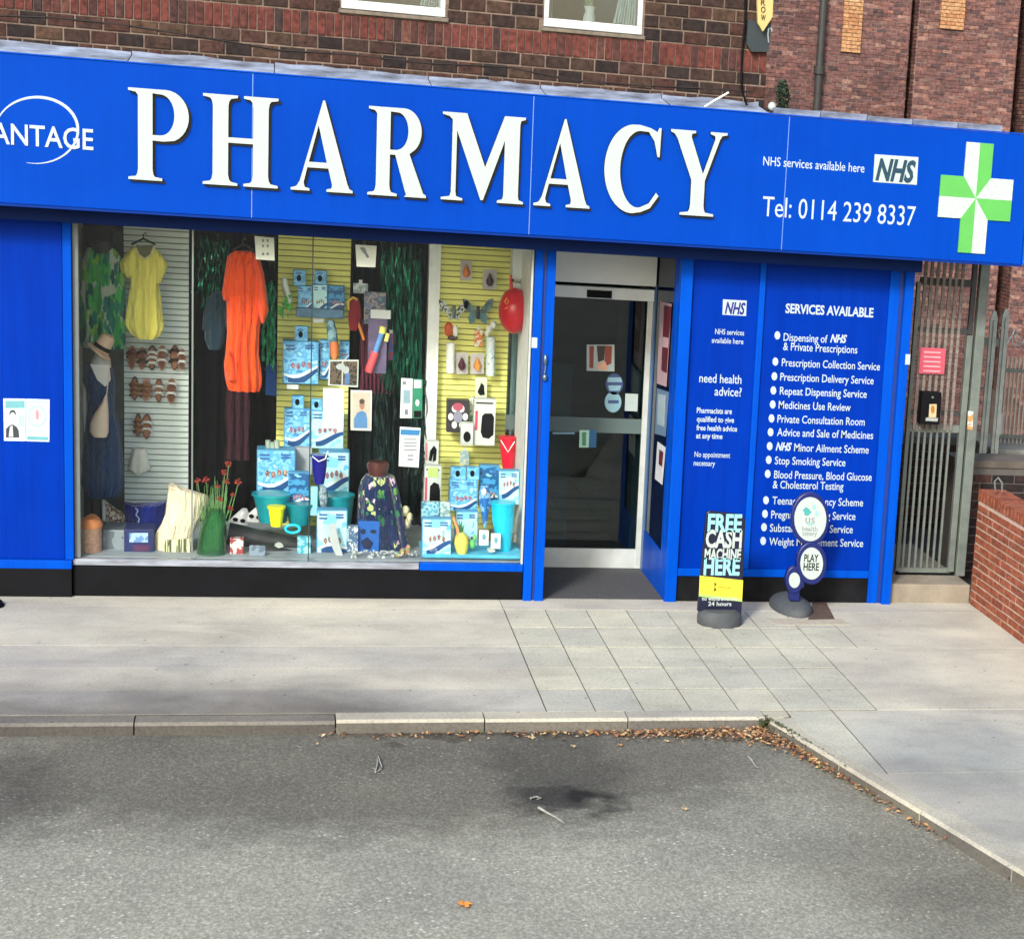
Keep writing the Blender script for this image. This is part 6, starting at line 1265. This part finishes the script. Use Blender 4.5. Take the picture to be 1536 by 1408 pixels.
sidew = tag(make('passage_side', MB().box(4.3, 4.6, 3.1, 6.5, 0, 3.2), m_darkbrick), 'blank side wall of the passage behind the gate', 'wall')

# ---- the tall red brick building behind
NY = 9.0
def nx(x, y=100): return at(x, y, NY).x
nb2 = thing('red_brick_hall', 'tall weathered red brick hall with buff brick strips rising behind shop', 'building', (8, NY, 0))
zt2 = 7.2
cuts = [nx(1100), nx(1360), nx(1373), nx(1522), nx(1545), nx(1800)]
fb = MB(); core = MB()
for (a, b, off) in ((cuts[0], cuts[1], 0), (cuts[1], cuts[2], .5), (cuts[2], cuts[3], 0), (cuts[3], cuts[4], .5), (cuts[4], cuts[5], 0)):
    core.box(a, b, NY + off - .005, NY + off + .6, 0, zt2)
    z = .0; k = 0; L = .125; H = .044
    while z < 5.4:
        x = a - (k % 2) * L / 2 
        while x < b:
            u, v = max(x, a) + .003, min(x + L, b) - .003; L2 = L * random.uniform(.94, 1.06)
            if v - u > .012: 
                yo = random.uniform(-.006, .006); fb.box(u, v, NY + off - .012 + yo, NY + off + .01, z + .003, z + H - .003, 0, random.random())
            x += L
        z += H; k += 1
    for xr in ((a, 1), (b, -1)):
        if off == 0:
            z = .6; k = 0
            while z < 5.4:
                for q_ in range(4): fb.box(xr[0] - (.012 if xr[1] > 0 else -.0), xr[0] + (.0 if xr[1] > 0 else .012), NY + q_ * .125 + .004, NY + (q_ + 1) * .125 - .004, z + .003, z + H - .003, 0, random.random())
                z += H; k += 1
make('wall', core, M('hall_mortar', (156, 138, 130), .95, .2), nb2)
make('far_brickwork', fb, m_farbrick, nb2, kind='stuff')
for (xa, xb_, yb_) in ((1263, 1292, 78), (1410, 1446, 43)):
    s_ = MB(); z = at(xa, yb_, NY).z; k = 0; x0 = at(xa, yb_ * .5, NY).x; x1 = at(xb_, yb_ * .5, NY).x
    while z < 5.5:
        x = x0 - (k % 2) * .06
        while x < x1:
            u, v = max(x, x0), min(x + .125, x1)
            if v - u > .01: s_.box(u + .002, v - .002, NY - .04, NY + .005, z + .003, z + .041, 0, random.random())
            x += .125
        z += .044; k += 1
    make('buff_brick_strip', s_, m_yelbrick, nb2, kind='stuff')
dp = MB(); p0, p1 = at(1228, 168, NY - .1), at(1232, 0, NY - .1); xm = (p0.x + p1.x) / 2
dp.tube([(xm, NY - .1, .2), (xm, NY - .1, 6.8)], .045, 10); dp.tube([(xm, NY - .1, at(1230, 112, NY).z), (xm, NY - .1, at(1230, 100, NY).z)], .065, 10)
make('downpipe', dp, M('grey_iron_pipe', (62, 62, 60), .6, .2), nb2)
dp = MB(); xm = at(1347, 100, NY - .05).x

# ---- small things on the roof edge and wall
t = thing('hanging_arrow_sign', 'yellow arrow shaped hanging sign with dark letters at the building corner', 'sign', at(1146, 50, -.1))
m_ya = M('aged_yellow', (216, 190, 120), .5, .12, 6)
make('board', MB().pprism([(1135, -40), (1162, -40), (1159, 26), (1144.5, 48), (1137, 35)], -.12, .04), m_ya, t, bevel=.003)
for ch_c, yy in (('R', -3), ('R', 8), ('O', 19), ('W', 31)): text(ch_c, 1141, 1148, yy, 9, -.122, M('sign_brown', (74, 56, 26), .6), t, bold=.02, th=.002)
make('dark_backplate', MB().pprism([(1122, 30), (1157, 34), (1153, 78), (1127, 78), (1120, 66)], -.06, .03), M('dark_teal_plate', (34, 48, 54), .5, .2), t)
make('hook', MB().ptube([(1153, 64), (1152, 52), (1153, 44), (1156.5, 42), (1158, 48)], -.1, .006), M('pale_hook', (140, 158, 162), .4), t)
cbm = MB()
pts = [(1118, -40)] + [(1118 - i * .9 + 1.2 * math.sin(i), i * 19) for i in range(0, 8)] + [(1117, 148), (1124, 170)]
cbm.ptube(pts, -.03, .008)
tag(make('black_cable', cbm, m_black), 'black cable running down the brick wall near its right corner', 'cable')
pts = [(-40, 10), (80, 14), (180, 22), (300, 40), (420, 60), (520, 66), (640, 80), (760, 86), (860, 108), (960, 116), (1060, 118), (1130, 124)]
tag(make('black_cable', MB().ptube([(x, y + 14 + 2 * math.sin(x * .05)) for x, y in pts], -.012, .005, 5), M('cable_brown', (30, 24, 24), .7)), 'thin dark cable sagging along the brickwork under the windows', 'cable')
tag(make('white_stick', MB().ptube([(1048, 166), (1070, 152), (1093, 139)], -.3, .007), m_wst), 'pale stick lying on the lead flashing', 'stick')
t = thing('security_camera', 'small white security camera on the sign top', 'camera', at(1158, 168, -.3)); make('housing', MB().pball(1158, 160, 6, 7, -.3), m_lett, t); make('arm', MB().ptube([(1158, 163), (1150, 168), (1145, 172)], -.3, .008), m_black, t)
bu = MB()
for i in range(260):
    a = random.uniform(0, 6.28); r_ = random.random() ** .5; y = random.uniform(122, 166); x = 1173 + math.cos(a) * r_ * (8.5 * (1 - ((y - 150) / 34) ** 2) + 2); c_ = at(x, y, random.uniform(-.12, .02)); s_ = random.uniform(.012, .024)
    dx_, dy_, dz_ = [random.uniform(-s_, s_) for _ in range(3)]; bu.add([c_, c_ + Vector((dx_, dy_, s_)), c_ + Vector((s_, -dy_, dz_)), c_ + Vector((-dx_, s_, -s_ * .5))], [(0, 1, 2), (0, 2, 3)])
t = thing('roof_shrub', 'small dark green shrub growing on the sign roof', 'plant', at(1173, 168, -.05)); make('leaves', bu, PR('dark_leaf', [(26, 44, 30), (40, 62, 40), (20, 34, 26)], 60, .8), t, kind='stuff'); make('stem', MB().ptube([(1173, 168), (1172, 140)], -.05, .008), m_dkb, t)

KK = .85
# ============================================================ LEAVES AND LITTER
lm = [M('leaf_tan', (176, 136, 88), .8, .2), M('leaf_brown', (112, 80, 62), .8, .2), M('leaf_pale', (190, 168, 130), .8, .1), M('leaf_rust', (146, 92, 60), .8, .2), M('leaf_olive', (110, 110, 50), .8, .2), M('leaf_dark', (66, 50, 42), .8, .2)]
def leaf(mb, c, s, m):
    a = random.uniform(0, 6.28); u = Vector((math.cos(a), math.sin(a), random.uniform(-.4, .4))) * s; v = Vector((-math.sin(a), math.cos(a), random.uniform(-.5, .5))) * s * .6; up = Vector((0, 0, s * random.uniform(.1, .5)))
    mb.add([c - u, c + v * .8 + up * .6, c + u + up * .3, c - v * .8 + up * .6], [(0, 3, 2, 1)] , m); mb.add([c - u, c + u + up * .3, c + v * .8 + up * .9], [(0, 1, 2)], m)
lit = MB()
for i in range(1700):
    u = random.random()
    if u < .62:
        x = kc.x - abs(random.gauss(0, .55)) if random.random() < .75 else random.uniform(.2, kc.x); dens = .06 + .16 * math.exp(-abs(x - kc.x) / .35)
        c_ = Vector((x, kc.y - .01 - abs(random.gauss(0, dens)) - .0, ROAD + .012 + random.uniform(0, .03) * math.exp(-abs(x - kc.x) / .6)))
    else:
        s_ = abs(random.gauss(0, .6)) if random.random() < .8 else random.uniform(0, 2.2); c_ = kc + dv * s_ - nv * (abs(random.gauss(0, .028 + .13 * math.exp(-s_ / .3))) - .0); c_.z = ROAD + .012 + random.uniform(0, .02)
    leaf(lit, c_, random.uniform(.008, .021), random.choices(range(6), (5, 4, 3, 3, .5, 2))[0])
tag(make('leaf_litter', lit, lm, kind='stuff'), 'drift of fallen brown and tan leaves along kerb', 'leaves')
mo = MB()
for i in range(420):
    s_ = abs(random.gauss(0, .35)); c_ = kc + dv * (s_ - .05) + nv * random.uniform(-.01, .03); c_.z = random.uniform(-.07, .0) if random.random() < .6 else .004
    if random.random() < .35: c_ = Vector((kc.x - random.uniform(-.04, .05), kc.y + random.uniform(-.05, .03), random.uniform(-.07, .004)))
    leaf(mo, c_, random.uniform(.006, .014), random.choice((0, 1)))
tag(make('kerb_weeds', mo, [PR('moss', [(84, 96, 40), (60, 78, 36), (110, 112, 60)], 60, .9), M('moss_dark', (56, 66, 34), .9)], kind='stuff'), 'moss and weeds growing at the kerb corner', 'weeds')
for k, (x, y, s_, m_, l) in enumerate(((697, 1357, .042, M('orange_leaf', (214, 140, 60), .7), 'single orange leaf lying on the tarmac near the bottom'), (1027, 1214, .022, lm[2], 'small pale leaf on the road right of the damp patch'), (797, 1107, .03, lm[2], 'pale leaf on the road close to the kerb'), (712, 1098, .034, lm[0], 'tan leaf under the kerb near the middle'), (1000, 1112, .02, lm[2], 'little cream leaf just out from the leaf drift'), (930, 1118, .02, lm[0], 'little tan leaf out from the leaf drift'), (860, 1120, .02, lm[2], 'small cream leaf left of the leaf drift'))):
    g_ = MB(); c_ = gnd(x, y, ROAD + .006)
    n = 12; ring = [(c_.x + s_ * (.7 + .3 * math.cos(5 * a)) * math.cos(a), c_.y + 1.3 * s_ * (.7 + .3 * math.sin(4 * a)) * math.sin(a), c_.z + .008 * abs(math.sin(2 * a)) + .003) for a in [6.283 * i / n for i in range(n)]]
    g_.add([tuple(c_)] + ring, [(0, i + 1, (i + 1) % n + 1) for i in range(n)]); tag(make('fallen_leaf', g_, m_), l, 'leaf')
m_litter = M('dirty_litter', (150, 150, 142), .8, .4, 30)
def scrap(label, pts, name='litter_scrap', mat=None, r=.006):
    tag(make(name, MB().tube([gnd(x, y, ROAD + .01) + Vector((0, 0, random.uniform(0, .012))) for x, y in pts], r, 6, 0, r * .4), mat or m_litter), label, 'litter')
scrap('pale curved twig beside the damp patch', [(808, 1213), (822, 1220), (835, 1228), (846, 1236)], r=.008)
scrap('scrap of white string near the left middle of the road', [(563, 1158), (566, 1146), (567, 1132), (570, 1145), (573, 1150), (566, 1157), (560, 1153)], r=.005)
scrap('white crumpled scrap above the curved twig', [(796, 1198), (804, 1194), (812, 1198), (806, 1201)], r=.006)
scrap('white scrap of paper below the leaf drift corner', [(1122, 1136), (1128, 1142), (1133, 1150), (1137, 1152)], r=.007)
scrap('whitish scrap of litter against the kerb at left', [(488, 1096), (500, 1094), (520, 1097)], r=.016)
